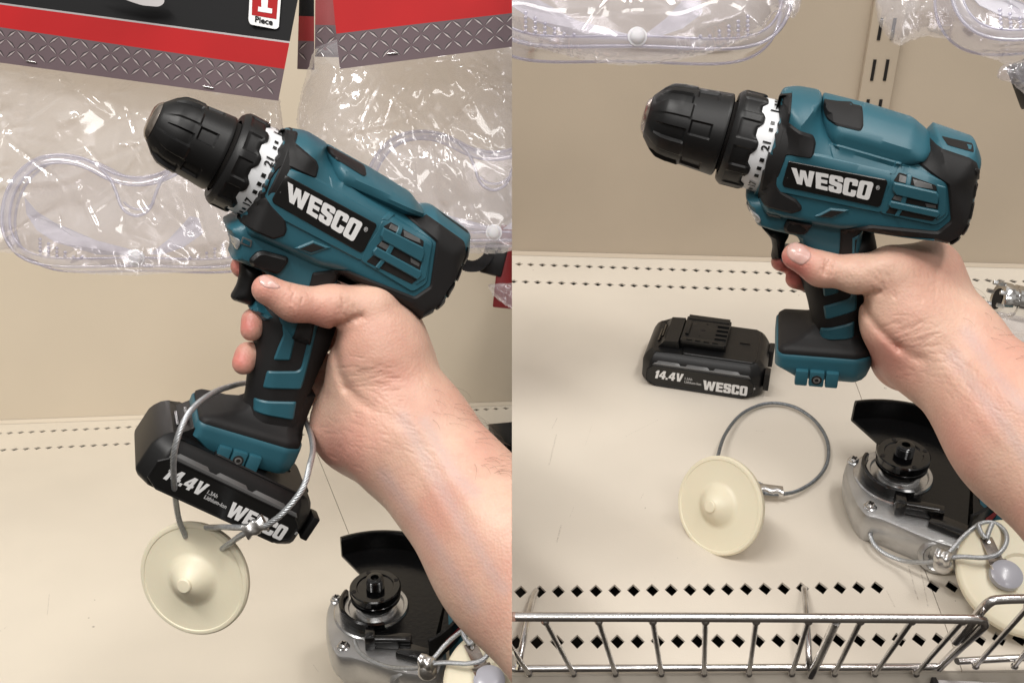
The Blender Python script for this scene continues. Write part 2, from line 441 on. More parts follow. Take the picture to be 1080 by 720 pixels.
# ------------------------------------------------------------------ materials
def deck_material(name, base, scr):
    m = mat(name, base, rough=.42, bump=.25, bscale=900, var=.07, vscale=6, spec=.45)
    n = m.node_tree.nodes; L = m.node_tree.links; b = n['Principled BSDF']
    src = b.inputs['Base Color'].links[0].from_socket
    t = n.new('ShaderNodeTexCoord')
    # fine dirt specks and short scratches worn through the paint
    v = n.new('ShaderNodeTexVoronoi'); v.inputs['Scale'].default_value = 42; L.new(t.outputs['Object'], v.inputs['Vector'])
    z = n.new('ShaderNodeTexNoise'); z.inputs['Scale'].default_value = 9; L.new(t.outputs['Object'], z.inputs['Vector'])
    z2 = n.new('ShaderNodeTexNoise'); z2.inputs['Scale'].default_value = 900; L.new(t.outputs['Object'], z2.inputs['Vector'])
    a = n.new('ShaderNodeMath'); a.operation = 'LESS_THAN'; L.new(v.outputs['Distance'], a.inputs[0])
    th = n.new('ShaderNodeMapRange'); th.inputs[1].default_value = .5; th.inputs[2].default_value = .75; th.inputs[3].default_value = 0.0; th.inputs[4].default_value = .11
    L.new(z.outputs['Fac'], th.inputs[0]); L.new(th.outputs[0], a.inputs[1])
    g = n.new('ShaderNodeMath'); g.operation = 'GREATER_THAN'; g.inputs[1].default_value = .47; L.new(z2.outputs['Fac'], g.inputs[0])
    sp_ = n.new('ShaderNodeMath'); sp_.operation = 'MULTIPLY'; L.new(a.outputs[0], sp_.inputs[0]); L.new(g.outputs[0], sp_.inputs[1])
    tot = sp_.outputs[0]
    w2 = n.new('ShaderNodeTexNoise'); w2.inputs['Scale'].default_value = 1500; L.new(t.outputs['Object'], w2.inputs['Vector'])
    for (A, B, wd) in scr:          # scratches: segments in deck coordinates
        A = np.array(A); B = np.array(B); Ln = np.linalg.norm(B-A); e_ = (B-A)/Ln
        vm = n.new('ShaderNodeVectorMath'); vm.operation = 'SUBTRACT'; vm.inputs[1].default_value = (*A, 0); L.new(t.outputs['Object'], vm.inputs[0])
        d1 = n.new('ShaderNodeVectorMath'); d1.operation = 'DOT_PRODUCT'; d1.inputs[1].default_value = (*e_, 0); L.new(vm.outputs[0], d1.inputs[0])
        d2 = n.new('ShaderNodeVectorMath'); d2.operation = 'DOT_PRODUCT'; d2.inputs[1].default_value = (-e_[1], e_[0], 0); L.new(vm.outputs[0], d2.inputs[0])
        ab = n.new('ShaderNodeMath'); ab.operation = 'ABSOLUTE'; L.new(d2.outputs['Value'], ab.inputs[0])
        l1 = n.new('ShaderNodeMath'); l1.operation = 'LESS_THAN'; l1.inputs[1].default_value = wd*.5; L.new(ab.outputs[0], l1.inputs[0])
        c0 = n.new('ShaderNodeMath'); c0.operation = 'COMPARE'; c0.inputs[1].default_value = Ln/2; c0.inputs[2].default_value = Ln/2; L.new(d1.outputs['Value'], c0.inputs[0])
        m1 = n.new('ShaderNodeMath'); m1.operation = 'MULTIPLY'; L.new(l1.outputs[0], m1.inputs[0]); L.new(c0.outputs[0], m1.inputs[1])
        gg = n.new('ShaderNodeMath'); gg.operation = 'GREATER_THAN'; gg.inputs[1].default_value = .55; L.new(w2.outputs['Fac'], gg.inputs[0])
        m2 = n.new('ShaderNodeMath'); m2.operation = 'MULTIPLY'; L.new(m1.outputs[0], m2.inputs[0]); L.new(gg.outputs[0], m2.inputs[1])
        mm = n.new('ShaderNodeMath'); mm.operation = 'MAXIMUM'; L.new(tot, mm.inputs[0]); L.new(m2.outputs[0], mm.inputs[1]); tot = mm.outputs[0]
    sc_ = n.new('ShaderNodeMath'); sc_.operation = 'MULTIPLY'; sc_.inputs[1].default_value = .62; L.new(tot, sc_.inputs[0])
    x = n.new('ShaderNodeMix'); x.data_type = 'RGBA'; x.inputs['B'].default_value = (.10, .065, .045, 1)
    L.new(sc_.outputs[0], x.inputs['Factor']); L.new(src, x.inputs['A']); L.new(x.outputs['Result'], b.inputs['Base Color'])
    return m

CREAM = (.60, .50, .385, 1)
M = {}
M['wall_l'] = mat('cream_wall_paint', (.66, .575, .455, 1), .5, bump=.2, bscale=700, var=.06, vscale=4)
M['wall_r'] = mat('cream_wall_paint_shaded', (.48, .405, .315, 1), .5, bump=.2, bscale=700, var=.08, vscale=5)  # same cream paint, darkened to put the right wall's shade into its colour
M['dark'] = mat('void_shade', (.008, .006, .005, 1), .9)  # near-black colour stands in for the shade inside slots, holes and gaps
M['teal'] = mat('teal_plastic', (.022, .105, .142, 1), .42, bump=.35, bscale=2600, var=.08, vscale=30, spec=.5, bdist=.00012)
M['tealgloss'] = mat('teal_plastic_groove', (.008, .07, .10, 1), .35)
M['black'] = mat('black_plastic', (.006, .006, .0064, 1), .42, spec=.38, bump=.3, bscale=2500, bdist=.00012, var=.2, vscale=60)
M['rubber'] = mat('charcoal_rubber', (.0105, .0100, .0104, 1), .6, spec=.35, bump=.4, bscale=3000, bdist=.00015, var=.15, vscale=40)
M['gloss'] = mat('gloss_black', (.003, .003, .0035, 1), .14, var=.3, vscale=30, coat=.3)
M['guard'] = mat('painted_steel_guard', (.003, .003, .0032, 1), .22, spec=.4, bump=.2, bscale=300)
M['plate'] = mat('label_black', (.006, .006, .006, 1), .3)
M['white'] = mat('white_print', (.78, .78, .78, 1), .45)
M['grey_print'] = mat('grey_print', (.45, .45, .45, 1), .5)
M['ringwhite'] = mat('white_ring_plastic', (.74, .75, .77, 1), .35)
M['grey'] = mat('grey_plastic', (.10, .10, .10, 1), .35)
M['clear'] = mat('grey_lens', (.33, .34, .35, 1), .12, coat=.6)
M['chrome'] = mat('chrome', (.72, .71, .70, 1), .10, 1.0, var=.12, vscale=90)
M['wire'] = mat('chrome_wire', (.74, .72, .71, 1), .2, 1.0, bump=.2, bscale=600, var=.25, vscale=60)
M['steel'] = mat('steel_cable', (.56, .58, .60, 1), .36, .75, var=.2, vscale=500)
M['steeldark'] = mat('dark_steel_cable', (.26, .28, .30, 1), .36, .75, var=.35, vscale=500)
M['crimp'] = mat('crimped_aluminium', (.62, .61, .60, 1), .28, 1.0, bump=.5, bscale=500)
M['alu'] = mat('cast_aluminium', (.56, .56, .56, 1), .34, .92, bump=.7, bscale=900, var=.25, vscale=40, bdist=.0003)
M['alu2'] = mat('machined_aluminium', (.60, .60, .60, 1), .25, .95, var=.2, vscale=120)
M['tag'] = mat('cream_tag_plastic', (.80, .735, .56, 1), .42, bump=.1, bscale=500, var=.03, vscale=20, sss=.08)
M['rivet'] = mat('pale_grey_rivet', (.42, .42, .47, 1), .28, coat=.3)
M['nickel'] = mat('nickel', (.45, .40, .36, 1), .22, 1.0)
M['red'] = mat('red_card', (.42, .010, .012, 1), .6, spec=.2, bump=.05, bscale=300, var=.12, vscale=14)
M['redback'] = mat('dark_red_card', (.22, .010, .012, 1), .5)
M['cardblack'] = mat('black_card', (.006, .006, .007, 1), .6, spec=.2, var=.2, vscale=10)
M['cardgrey'] = mat('grey_card', (.125, .088, .098, 1), .6, spec=.25, var=.15, vscale=12)
M['cardedge'] = mat('card_edge', (.55, .50, .45, 1), .7)
M['lozd'] = mat('tread_dark', (.020, .012, .014, 1), .5)
M['lozl'] = mat('tread_light', (.36, .30, .30, 1), .4)
M['silver'] = mat('silver_line', (.38, .36, .36, 1), .35, .4)
M['film'] = film('clear_bag_film', (.96, .95, .97), refl=.46, haze=.17, rough=.08, hazecol=(.86, .85, .89), fac_min=.04)
M['film2'] = film('clear_bag_film_back', (.95, .94, .95), refl=.25, haze=.10, rough=.15, fac_min=.03)
M['gog'] = film('clear_goggle_vinyl', (.90, .89, .94), refl=.55, haze=.32, rough=.12, hazecol=(.78, .77, .83), fac_min=.04)
M['gogrim'] = film('goggle_rim_vinyl', (.84, .83, .90), refl=.6, haze=.34, rough=.12, hazecol=(.76, .75, .84), fac_min=.06)
M['lens'] = film('goggle_lens', (.94, .93, .95), refl=.35, haze=.10, rough=.05, fac_min=.03)
M['strap'] = film('white_strap', (.9, .9, .93), refl=.1, haze=.62, rough=.4, hazecol=(.85, .85, .9))
M['button'] = mat('white_button', (.80, .80, .80, 1), .35, sss=.1)
M['nail'] = mat('fingernail', (.66, .40, .35, 1), .28, coat=.25, sss=.15)

def skin_material():
    m = mat('skin', (.67, .43, .33, 1), .44, sss=.15, spec=.42)
    n = m.node_tree.nodes; L = m.node_tree.links; b = n['Principled BSDF']; t = n.new('ShaderNodeTexCoord')
    set_in(b, 'Subsurface Scale', .004)
    def noise(s, d=3):
        z = n.new('ShaderNodeTexNoise'); z.inputs['Scale'].default_value = s; z.inputs['Detail'].default_value = d
        L.new(t.outputs['Object'], z.inputs['Vector']); return z
    def mixc(fac, a, c):
        x = n.new('ShaderNodeMix'); x.data_type = 'RGBA'
        L.new(fac, x.inputs['Factor'])
        if hasattr(a, 'links'): L.new(a, x.inputs['A'])
        else: x.inputs['A'].default_value = a
        if hasattr(c, 'links'): L.new(c, x.inputs['B'])
        else: x.inputs['B'].default_value = c
        return x.outputs['Result']
    z1 = noise(22); r1 = n.new('ShaderNodeMapRange'); r1.inputs[1].default_value = .4; r1.inputs[2].default_value = .66; L.new(z1.outputs['Fac'], r1.inputs[0])
    c1 = mixc(r1.outputs[0], (.675, .44, .335, 1), (.59, .33, .25, 1))
    z2 = noise(180, 4); r2 = n.new('ShaderNodeMapRange'); r2.inputs[1].default_value = .5; r2.inputs[2].default_value = .75; r2.inputs[4].default_value = .35; L.new(z2.outputs['Fac'], r2.inputs[0])
    c2 = mixc(r2.outputs[0], c1, (.56, .31, .25, 1))
    at = n.new('ShaderNodeAttribute'); at.attribute_name = 'redness'
    c3 = mixc(at.outputs['Fac'], c2, (.62, .19, .16, 1))
    av = n.new('ShaderNodeAttribute'); av.attribute_name = 'vein'
    c4 = mixc(av.outputs['Fac'], c3, (.48, .37, .36, 1))
    L.new(c4, b.inputs['Base Color'])
    v = n.new('ShaderNodeTexVoronoi'); v.inputs['Scale'].default_value = 620; L.new(t.outputs['Object'], v.inputs['Vector'])
    z3 = noise(260, 5); ad = n.new('ShaderNodeMath'); ad.operation = 'MULTIPLY_ADD'; ad.inputs[1].default_value = .65
    L.new(v.outputs['Distance'], ad.inputs[0]); L.new(z3.outputs['Fac'], ad.inputs[2])
    bp = n.new('ShaderNodeBump'); bp.inputs['Strength'].default_value = .6; bp.inputs['Distance'].default_value = .00036
    L.new(ad.outputs[0], bp.inputs['Height']); L.new(bp.outputs[0], b.inputs['Normal'])
    return m
M['skin'] = skin_material()
M['hair'] = mat('body_hair', (.10, .055, .035, 1), .5)

# ------------------------------------------------------------------ the two shelf bays
class Bay:
    def __init__(s, name, yh, across, h):
        uh = (360-yh)/F; s.name = name
        n = UP-uh*FW; s.n = n/np.linalg.norm(n)
        a = np.array(across, float); a = RT*a[0]+UP*a[1]+FW*a[2]; a -= s.n*(a@s.n); s.a = a/np.linalg.norm(a)
        if s.a[0] < 0: s.a = -s.a
        s.t = np.cross(s.n, s.a)
        if s.t@FW < 0: s.t = -s.t
        s.o = CAM-s.n*h
    def st(s, px, py, z=0):
        r = FW+RT*(px-540)/F+UP*(360-py)/F; k = ((s.o+s.n*z-CAM)@s.n)/(r@s.n); p = CAM+r*k-s.o
        return np.array([p@s.a, p@s.t])
    def pt(s, x, y, z=0): return s.o+s.a*x+s.t*y+s.n*z
    def px(s, px, py, z=0): q = s.st(px, py, z); return s.pt(q[0], q[1], z)
    def R(s, yaw=0):
        c, k = math.cos(rad(yaw)), math.sin(rad(yaw)); return np.stack([s.a*c+s.t*k, s.t*c-s.a*k, s.n], 1)
    def mat(s, p, yaw=0):
        R_ = s.R(yaw); return Matrix([list(R_[i])+[p[i]] for i in range(3)]+[[0, 0, 0, 1]])
BR = Bay('right', -249, (18.04, -.5536, -1), .48)
BL = Bay('left', 0, (12.1, .327, 1), .477)

def build_bay(B, rows, back, front, seam, x0, x1, scr, base, wallm, wall_h):
    """rows: (pixel start, pixel end, number of holes between them, skip list)"""
    q0, q1 = B.st(*back[0]), B.st(*back[1])
    backline = lambda x: q0[1]+(x-q0[0])*(q1[1]-q0[1])/(q1[0]-q0[0])
    f0, f1 = B.st(*front[0]), B.st(*front[1])
    frontline = lambda x: f0[1]+(x-f0[0])*(f1[1]-f0[1])/(f1[0]-f0[0])
    mb = MB(); prev = frontline; hw = .0068
    for (A, E_, cnt, skip, yr) in rows:
        a, e_ = B.st(*A), B.st(*E_); pitch = (e_[0]-a[0])/cnt
        ln = lambda x, a=a, e_=e_: a[1]+(x-a[0])*(e_[1]-a[1])/(e_[0]-a[0])
        lo = lambda x, ln=ln: ln(x)-hw; hi = lambda x, ln=ln: ln(x)+hw
        mb.add([(x0, prev(x0), 0), (x1, prev(x1), 0), (x1, lo(x1), 0), (x0, lo(x0), 0)], [(0, 1, 2, 3)])
        k0 = int(math.floor((x0-a[0])/pitch)); k1 = int(math.ceil((x1-a[0])/pitch)); r = pitch*.36
        for k in range(k0, k1+1):
            c = a[0]+k*pitch; L_, R_ = max(c-pitch/2, x0), min(c+pitch/2, x1)
            if R_ <= L_: continue
            q = [(L_, lo(L_), 0), (R_, lo(R_), 0), (R_, hi(R_), 0), (L_, hi(L_), 0)]
            if L_ > c-r or R_ < c+r or k in skip: mb.add(q, [(0, 1, 2, 3)]); continue
            y = ln(c); d = [(c, y-r*yr, 0), (c+r, y, 0), (c, y+r*yr, 0), (c-r, y, 0)]
            mb.add(q+d, [(0, 1, 4), (1, 5, 4), (1, 2, 5), (2, 6, 5), (2, 3, 6), (3, 7, 6), (3, 0, 7), (0, 4, 7)])
        prev = hi
    mb.add([(x0, prev(x0), 0), (x1, prev(x1), 0), (x1, backline(x1)+.004, 0), (x0, backline(x0)+.004, 0)], [(0, 1, 2, 3)])
    sm = deck_material('enamel_deck_'+B.name, base, scr)
    s0, s1 = B.st(*seam[0]), B.st(*seam[1]); e_ = (s1-s0)/np.linalg.norm(s1-s0); nn = np.array([-e_[1], e_[0]])
    if nn[0] < 0: nn = -nn
    Mx = B.mat(B.o)
    for side in (-1, 1):
        o = mb.build('shelf_deck', sm, None, None); o.matrix_world = Mx; struct(o)
        bm = bmesh.new(); bm.from_mesh(o.data); bmesh.ops.remove_doubles(bm, verts=bm.verts, dist=1e-5)
        p = s0+nn*side*.00028
        bmesh.ops.bisect_plane(bm, geom=bm.verts[:]+bm.edges[:]+bm.faces[:], plane_co=(*p, 0), plane_no=(*(-nn*side), 0), clear_outer=True)
        bmesh.ops.recalc_face_normals(bm, faces=bm.faces)
        if bm.faces and sum(f.normal.z for f in bm.faces) < 0: bmesh.ops.reverse_faces(bm, faces=bm.faces)
        top = bm.faces[:]
        r_ = bmesh.ops.extrude_face_region(bm, geom=top, use_keep_orig=True)
        for v in r_['geom']:
            if isinstance(v, bmesh.types.BMVert): v.co.z -= .0016
        bmesh.ops.recalc_face_normals(bm, faces=bm.faces)
        bm.to_mesh(o.data); bm.free()
    u = MB(); u.add([(x0, f0[1]-.02, -.03), (x1, f0[1]-.02, -.03), (x1, backline(x1), -.03), (x0, backline(x0), -.03)], [(0, 1, 2, 3)])
    o = struct(u.build('hole_shade_sheet', M['dark'], None, None)); o.matrix_world = Mx  # near-black sheet added below the deck so its holes look shaded
    # front lip of the shelf
    lip = MB(); lip.add([(x0, frontline(x0), -.0022), (x1, frontline(x1), -.0022), (x1, frontline(x1)-.003, -.075), (x0, frontline(x0)-.003, -.075),
                         (x0, frontline(x0)+.004, -.0022), (x1, frontline(x1)+.004, -.0022), (x1, frontline(x1)+.002, -.075), (x0, frontline(x0)+.002, -.075)],
                        [(0, 1, 2, 3), (4, 5, 1, 0), (7, 6, 5, 4)])
    o = struct(lip.build('shelf_lip', sm, None, None)); o.matrix_world = Mx
    wl = MB(); wl.add([(x0, backline(x0), -.1), (x1, backline(x1), -.1), (x1, backline(x1), wall_h), (x0, backline(x0), wall_h),
                       (x0, backline(x0)+.012, -.1), (x1, backline(x1)+.012, -.1), (x1, backline(x1)+.012, wall_h), (x0, backline(x0)+.012, wall_h)],
                      [(0, 1, 2, 3), (4, 7, 6, 5), (3, 2, 6, 7), (0, 4, 5, 1)])
    o = struct(wl.build('back_wall', wallm, None, None)); o.matrix_world = Mx
    # small turned-up ledge where the deck meets the wall
    lg = MB(); lg.box((0, 0, 0), (1, 1, 1)); lg.v = []; lg.f = []; lg.m = []
    for (ya, yb, za, zb) in ((-.006, -.0005, .0003, .0032),):
        lg.add([(x0, backline(x0)+ya, za), (x1, backline(x1)+ya, za), (x1, backline(x1)+yb, zb), (x0, backline(x0)+yb, zb)], [(0, 1, 2, 3)])
    o = struct(lg.build('wall_joint', wallm, None, None)); o.matrix_world = Mx
    return backline

def S(B, *q): return [(tuple(B.st(*a)), tuple(B.st(*b)), wd) for a, b, wd in q]
BAY = 'right'
backR = build_bay(BR,
    [((545, 676.5), (948, 674), 19, (), 1.35), ((549, 623.5), (945, 618.6), 20, (20, 21), 1.35),
     ((554.5, 297), (720, 302.7), 13, (), .95), ((547.5, 278.4), (709, 284), 13, (), .95)],
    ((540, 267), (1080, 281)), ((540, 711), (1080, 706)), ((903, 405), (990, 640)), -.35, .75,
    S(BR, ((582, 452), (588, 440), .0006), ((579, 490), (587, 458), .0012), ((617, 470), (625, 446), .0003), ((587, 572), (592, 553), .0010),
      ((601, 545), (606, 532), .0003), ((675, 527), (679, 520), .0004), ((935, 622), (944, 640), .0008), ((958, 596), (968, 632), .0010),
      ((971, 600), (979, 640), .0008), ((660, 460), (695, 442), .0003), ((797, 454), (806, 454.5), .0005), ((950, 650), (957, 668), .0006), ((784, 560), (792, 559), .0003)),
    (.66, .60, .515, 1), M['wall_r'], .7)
BAY = 'left'
backL = build_bay(BL,
    [((3.5, 474.2), (146, 467), 12, (), .9), ((10.3, 456.3), (147, 449.5), 12, (), .9)],
    ((0, 445.5), (500, 427)), ((0, 800), (540, 800)), ((345, 505), (385, 605)), -.85, .35,
    S(BL, ((50, 648), (52, 626), .0006), ((256, 610), (264, 610), .0006), ((0, 665), (8, 660), .0006), ((330, 700), (336, 708), .0004)),
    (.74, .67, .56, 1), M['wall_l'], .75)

# slotted upright on the right hand wall
BAY = 'right'
def on_wall(px, py, off=0):
    """bay coordinates (x, height) on the right hand wall"""
    r = FW+RT*(px-540)/F+UP*(360-py)/F
    p0 = BR.pt(0, backR(0)-off); p1 = BR.pt(.5, backR(.5)-off); nn = np.cross(p1-p0, BR.n); k = ((p0-CAM)@nn)/(r@nn)
    p = CAM+r*k-BR.o; return p@BR.a, p@BR.n
up_mb = MB(); xa, za = on_wall(911, 60); xb, _ = on_wall(945, 60); xa2, _ = on_wall(900, 108)
y = lambda x: backR(x)
up_mb.box(((xa+xb)/2, y((xa+xb)/2)-.004, .35), ((xb-xa)/2, .0038, .36), bev=.0008)
upr = struct(up_mb.build('slotted_upright', M['wall_r'])); upr.matrix_world = BR.mat(BR.o)
sl = MB()
for k in range(-3, 9):
    for px in (919, 932.5):
        xs, zs = on_wall(px, 72); zz = zs-k*.040; sl.box((xs, y(xs)-.0082, zz), (.0015, .0005, .0105))
so = sl.build('slot', M['dark'], upr)
# ------------------------------------------------------------------ cordless drill
# matching points of the drill in the two halves of the photograph (right half -> left half); the right hand half's
# outline is the pattern, the left hand drill is the same pattern seen from its own angle
PAIRS = np.array([(830.6,170.3,299.7,185),(936.1,191.1,397.2,237.6),(927.8,218,382,266.7),(825,196.1,286.7,213.3),(997.8,189.7,456.9,252.3),
(986.7,237.8,434.6,308),(1037,171.7,495,267.6),(989,139.7,457.5,218),(823.9,102.8,302.5,137),(678,122.8,156.7,125.8),(715.6,88.9,199.7,95.3),
(867.3,346,270,421),(863.9,357.4,267.8,434.4),(899.7,356.6,308.3,442),(818.5,372.5,209,444),(912,380,312,474.7),(834,395,216,474.7),
(916,401.5,307.8,511.4),(867.3,401.5,257,487.8),(840.8,237,285,274),(854,343.5,260.3,415.6),(848.8,317,264.4,379.4),(917,352,324,452),
(813,272,243.6,314),(824,273.5,266,324),(812,240.5,242,272.5),(785,203,237,235.6),(796,236.7,246,271),(885.8,245.8,327,294.7),
(996.4,250.8,431.5,334.3),(1011.7,243.9,453,325.7),(1020,231.4,462,316.5),(869.4,106.4,347.4,154.5),(910.3,114.7,385.6,175),
(965.8,130,434.6,203.4),(981,141,445,217),(958.9,168.3,426,226.3),(1025.6,169.4,489.6,253.9),(857.5,141.7,333,169),(831.7,129.5,312,150.8),
(854.7,162.8,328.9,186.4),(826,162,294,175.8),(819.7,189.4,279,205),(844.7,210,301,235.6),(835,218.6,287,248),(837.8,99,322,138.3),
(799,207,252.5,232),(772,98,252.5,125.8),(757,185,216,198),(692,155,166,158)])
def tps(A, Bp, lam=30.0):
    n = len(A); U = lambda d2: np.where(d2 > 0, .5*d2*np.log(np.maximum(d2, 1e-9)), 0)
    K = U(((A[:, None]-A[None])**2).sum(-1))+lam*np.eye(n); Q = np.hstack([np.ones((n, 1)), A])
    Z = np.zeros((n+3, n+3)); Z[:n, :n] = K; Z[:n, n:] = Q; Z[n:, :n] = Q.T
    w_ = np.linalg.solve(Z, np.vstack([Bp, np.zeros((3, 2))]))
    def f(p):
        p = np.atleast_2d(np.array(p, float)); return U(((p[:, None]-A[None])**2).sum(-1))@w_[:n]+np.hstack([np.ones((len(p), 1)), p])@w_[n:]
    return f
R2L = tps(PAIRS[:, :2], PAIRS[:, 2:]); L2R = tps(PAIRS[:, 2:], PAIRS[:, :2])
z1 = lambda *q: [(660+x/3.6, 70+y/3.6) for x, y in q]
z2 = lambda *q: [(820+x/3.6, 80+y/3.6) for x, y in q]
z3 = lambda *q: [(800+x/3.789, 230+y/3.789) for x, y in q]
l3 = lambda *q: [(220+x/3.6, 260+y/3.6) for x, y in q]       # traced in the left half

def drill(side, label):
    left = side == 'left'
    if left: fr = Frame(P(350, 235, .585), rotm(14, 30, -12))
    else: fr = Frame(P(880, 195, .58), rotm(-12, 14, 2))
    toI = (lambda q: R2L(q)) if left else (lambda q: np.array(q, float))       # right-half pixels -> this drill's pixels
    toIL = (lambda q: np.array(q, float)) if left else (lambda q: L2R(q))
    def T(q, y): return fr.un(toI(q), y/1000)      # y in millimetres
    def TL(q, y): return fr.un(toIL(q), y/1000)
    root = empty('cordless_drill', fr.mat(), label, 'power drill', 'cordless drills held in the hand')
    # ---------------- turning axis of chuck and rings
    if left: cn = [(161,127),(170,130),(180,133),(234,162),(238.5,164.5),(277.5,184.5)]
    else: cn = [(682,122),(690,124),(703,127.5),(764.5,141.5),(769.5,143),(811.5,155)]
    A0, A1 = fr.un([cn[0]], 0)[0], fr.un([cn[5]], 0)[0]; ax = A1-A0; La = np.linalg.norm(ax); ax /= La
    pt_ = lambda t: (A0[0]+ax[0]*t, 0, A0[1]+ax[1]*t); dirv = (ax[0], 0, ax[1])
    RB = .0277
    def barrel(q):
        q = np.asarray(q); t = (q-A0)@ax; w_ = (q-A0)@np.array([-ax[1], ax[0]])
        return np.where((t > La-.002) & (t < La+.019), np.sqrt(np.maximum(RB**2-w_**2, 0)), 0)
    # ---------------- motor housing, top tube, neck
    def Rm(q):
        w_ = (q-A0)@np.array([-ax[1], ax[0]]); s_ = np.clip((w_+.004)/.020, 0, 1); return .0085+.0115*s_*s_*(3-2*s_)
    main = Inflated(soft(T(z2((15,75),(80,68),(175,85),(168,130),(185,165),(215,185),(500,262),(540,262),(560,255),(600,215),(612,212),(745,258),(758,262),(783,328),(768,380),(755,450),(730,540),(690,588),(640,618),(590,606),(300,560),(230,562),(100,540),(-60,500),(-85,455),(-40,260)), -8), .003), .0282, .0085, p=2.1, Rf=Rm)
    tc_ = float(((T(z2((330,195),), -6)[0]-A0)@np.array([-ax[1], ax[0]])))
    def Rt(q):
        w_ = (q-A0)@np.array([-ax[1], ax[0]]); s_ = np.clip((w_-tc_+.004)/.010, 0, 1); return .0065+.0115*s_
    tube = Inflated(soft(T(z2((160,160),(172,92),(184,86),(330,122),(345,125),(525,180),(575,222),(600,262),(560,310),(480,330),(200,300)), -6), .002), .0238, .018, Rf=Rt)
    neck = Inflated(soft(T(z2((-125,452),(-112,490),(-95,530),(-80,560),(-25,578),(70,600),(100,660),(120,720),(200,760),(300,760),(310,700),(330,560),(300,500),(0,430)), -12), .002), .0215, .005, edge=.009)
    def H(q): return np.maximum(np.maximum(np.maximum(main.h(q), tube.h(q)), neck.h(q)), barrel(q))
    mb = MB(); main.mesh(mb); tube.mesh(mb); neck.mesh(mb); mb.lathe([(La-.001, RB-.0004), (La, RB), (La+.017, RB), (La+.019, RB-.002), (La+.019, .02)], pt_(0), dirv, 96)
    shell = mb.build('body_shell', M['teal'], root, 34)
    # raised frame round the name plate, vent frame, shoulder ridge
    fm = MB()
    fo = soft(T(z2((-10,305),(15,288),(125,292),(470,372),(425,420),(402,512),(385,520),(-2,440),(-14,420)), -28), .002)
    overlay(fm, fo, H, .0011, .0009)
    vo = soft(T(z2((425,372),(470,345),(640,398),(652,530),(602,568),(385,520),(395,470),(420,420)), -28), .0025)
    overlay(fm, vo, H, .0013, .0008)
    overlay(fm, soft(T(z2((195,262),(235,262),(470,330),(440,372),(210,318)), -24), .001), H, .0008, .0007)
    overlay(fm, soft(T(z2((420,368),(450,325),(475,332),(445,372)), -25), .001), H, .0016, .0007)
    fm.build('panel_frame', M['teal'], shell, 26)
    # name plate and lettering
    pl = MB(); pq = T(z2((42,322),(412,393),(418,402),(392,490),(382,497),(24,420),(18,408)), -29)
    hp = lambda q: H(q)+.0011; overlay(pl, soft(pq, .001), hp, .0006, .0003)
    plate = pl.build('name_plate', M['plate'], root, 26)
    flat = float(np.median(hp(T(z2((120,385),(220,405),(320,430)), -29))))
    lay = lambda q: [(x, -(flat+.0009), z) for x, z in q]
    wb = MB(); put_word(wb, T(z2((60,404),(346,470),(366,402),(52,345)), -29), 'WESCO', lay)
    put_text(wb, T(z2((372,428),(386,431),(389,415),(375,412)), -29), '®', lay, .0)
    wb.build('lettering', M['white'], plate, None)
    dt = MB(); dt.add(lay(T(z2((37,382),(40,382),(40,386),(37,386)), -29)), [(0, 1, 2, 3)]); dt.build('rivet_dot', M['grey'], plate, None)
    # ---------------- cooling vent: near-black shade patches for openings, motor can on them, teal slats between
    vm = MB(); hv = lambda q: H(q)+.0013
    slots = [((463,374),(602,415),(604,437),(490,420),(440,398)), ((448,447),(610,484),(612,508),(430,470)), ((428,496),(604,534),(588,550),(410,518))]
    for s_ in slots: overlay(vm, soft(T(z2(*s_), -29), .0007), hv, .0003, .0001)
    vent = vm.build('vent_opening', M['dark'], root, None)
    mm = MB()
    for s_ in (((515,395),(585,412),(590,428),(520,418)), ((465,380),(492,388),(490,408),(460,400)), ((445,452),(478,460),(470,475),(438,466)), ((560,482),(600,490),(600,500),(565,496))):
        overlay(mm, T(z2(*s_), -29), hv, .0006, .0001)
    mm.build('motor_can', M['grey'], vent, None)
    sm_ = MB()
    for s_ in (((494,378),(512,383),(480,500),(462,496)), ((462,496),(478,500),(458,532),(444,528))):
        overlay(sm_, T(z2(*s_), -29), hv, .0012, .0004)
    for s_ in (((440,400),(604,437),(612,452),(606,484),(448,447),(436,432)), ((430,470),(612,508),(616,520),(604,534),(428,496),(420,485))):
        overlay(sm_, soft(T(z2(*s_), -29), .0006), hv, .0019, .0006)
    overlay(sm_, soft(T(z2((602,410),(640,420),(640,520),(604,548),(610,480)), -29), .0008), hv, .0007, .0004)
    sm_.build('vent_slat', M['teal'], vent, 26)
    # ---------------- soft black overmoulds
    ov = MB()
    front = z1((634,135),(618,215))[:] + z2((42,178),(135,222),(146,246),(135,290),(124,298),(48,288),(22,294),(4,330),(-2,395),(14,420),(72,452),(92,478),(90,492)) + z1((630,540),(520,512),(500,500),(526,350),(560,230),(583,140))
    overlay(ov, soft(T(front, -22), .0012), H, .0018, .0011)
    ov.lathe([(La+.0010, .025), (La+.0012, RB+.0012), (La+.0020, RB+.0018), (La+.0064, RB+.0018), (La+.0072, RB+.0008), (La+.0072, .025)], pt_(0), dirv, 96)
    g1 = ov.build('front_overmould', M['rubber'], root, 26)
    ov = MB()
    rear = z2((505,318),(560,302),(592,272),(738,322),(764,345),(768,362),(752,460),(735,500),(720,545),(692,592),(640,616),(590,600),(350,592),(302,618),(292,700),(300,765),(225,765),(238,640),(240,578),(350,547),(602,571),(652,530),(640,395))
    overlay(ov, soft(T(rear, -22), .0012), lambda q: np.maximum(main.h(q), neck.h(q)), .0019, .0011)
    ov.build('rear_overmould', M['rubber'], root, 26)
    cp = MB()       # fluted black rim of the rear cap
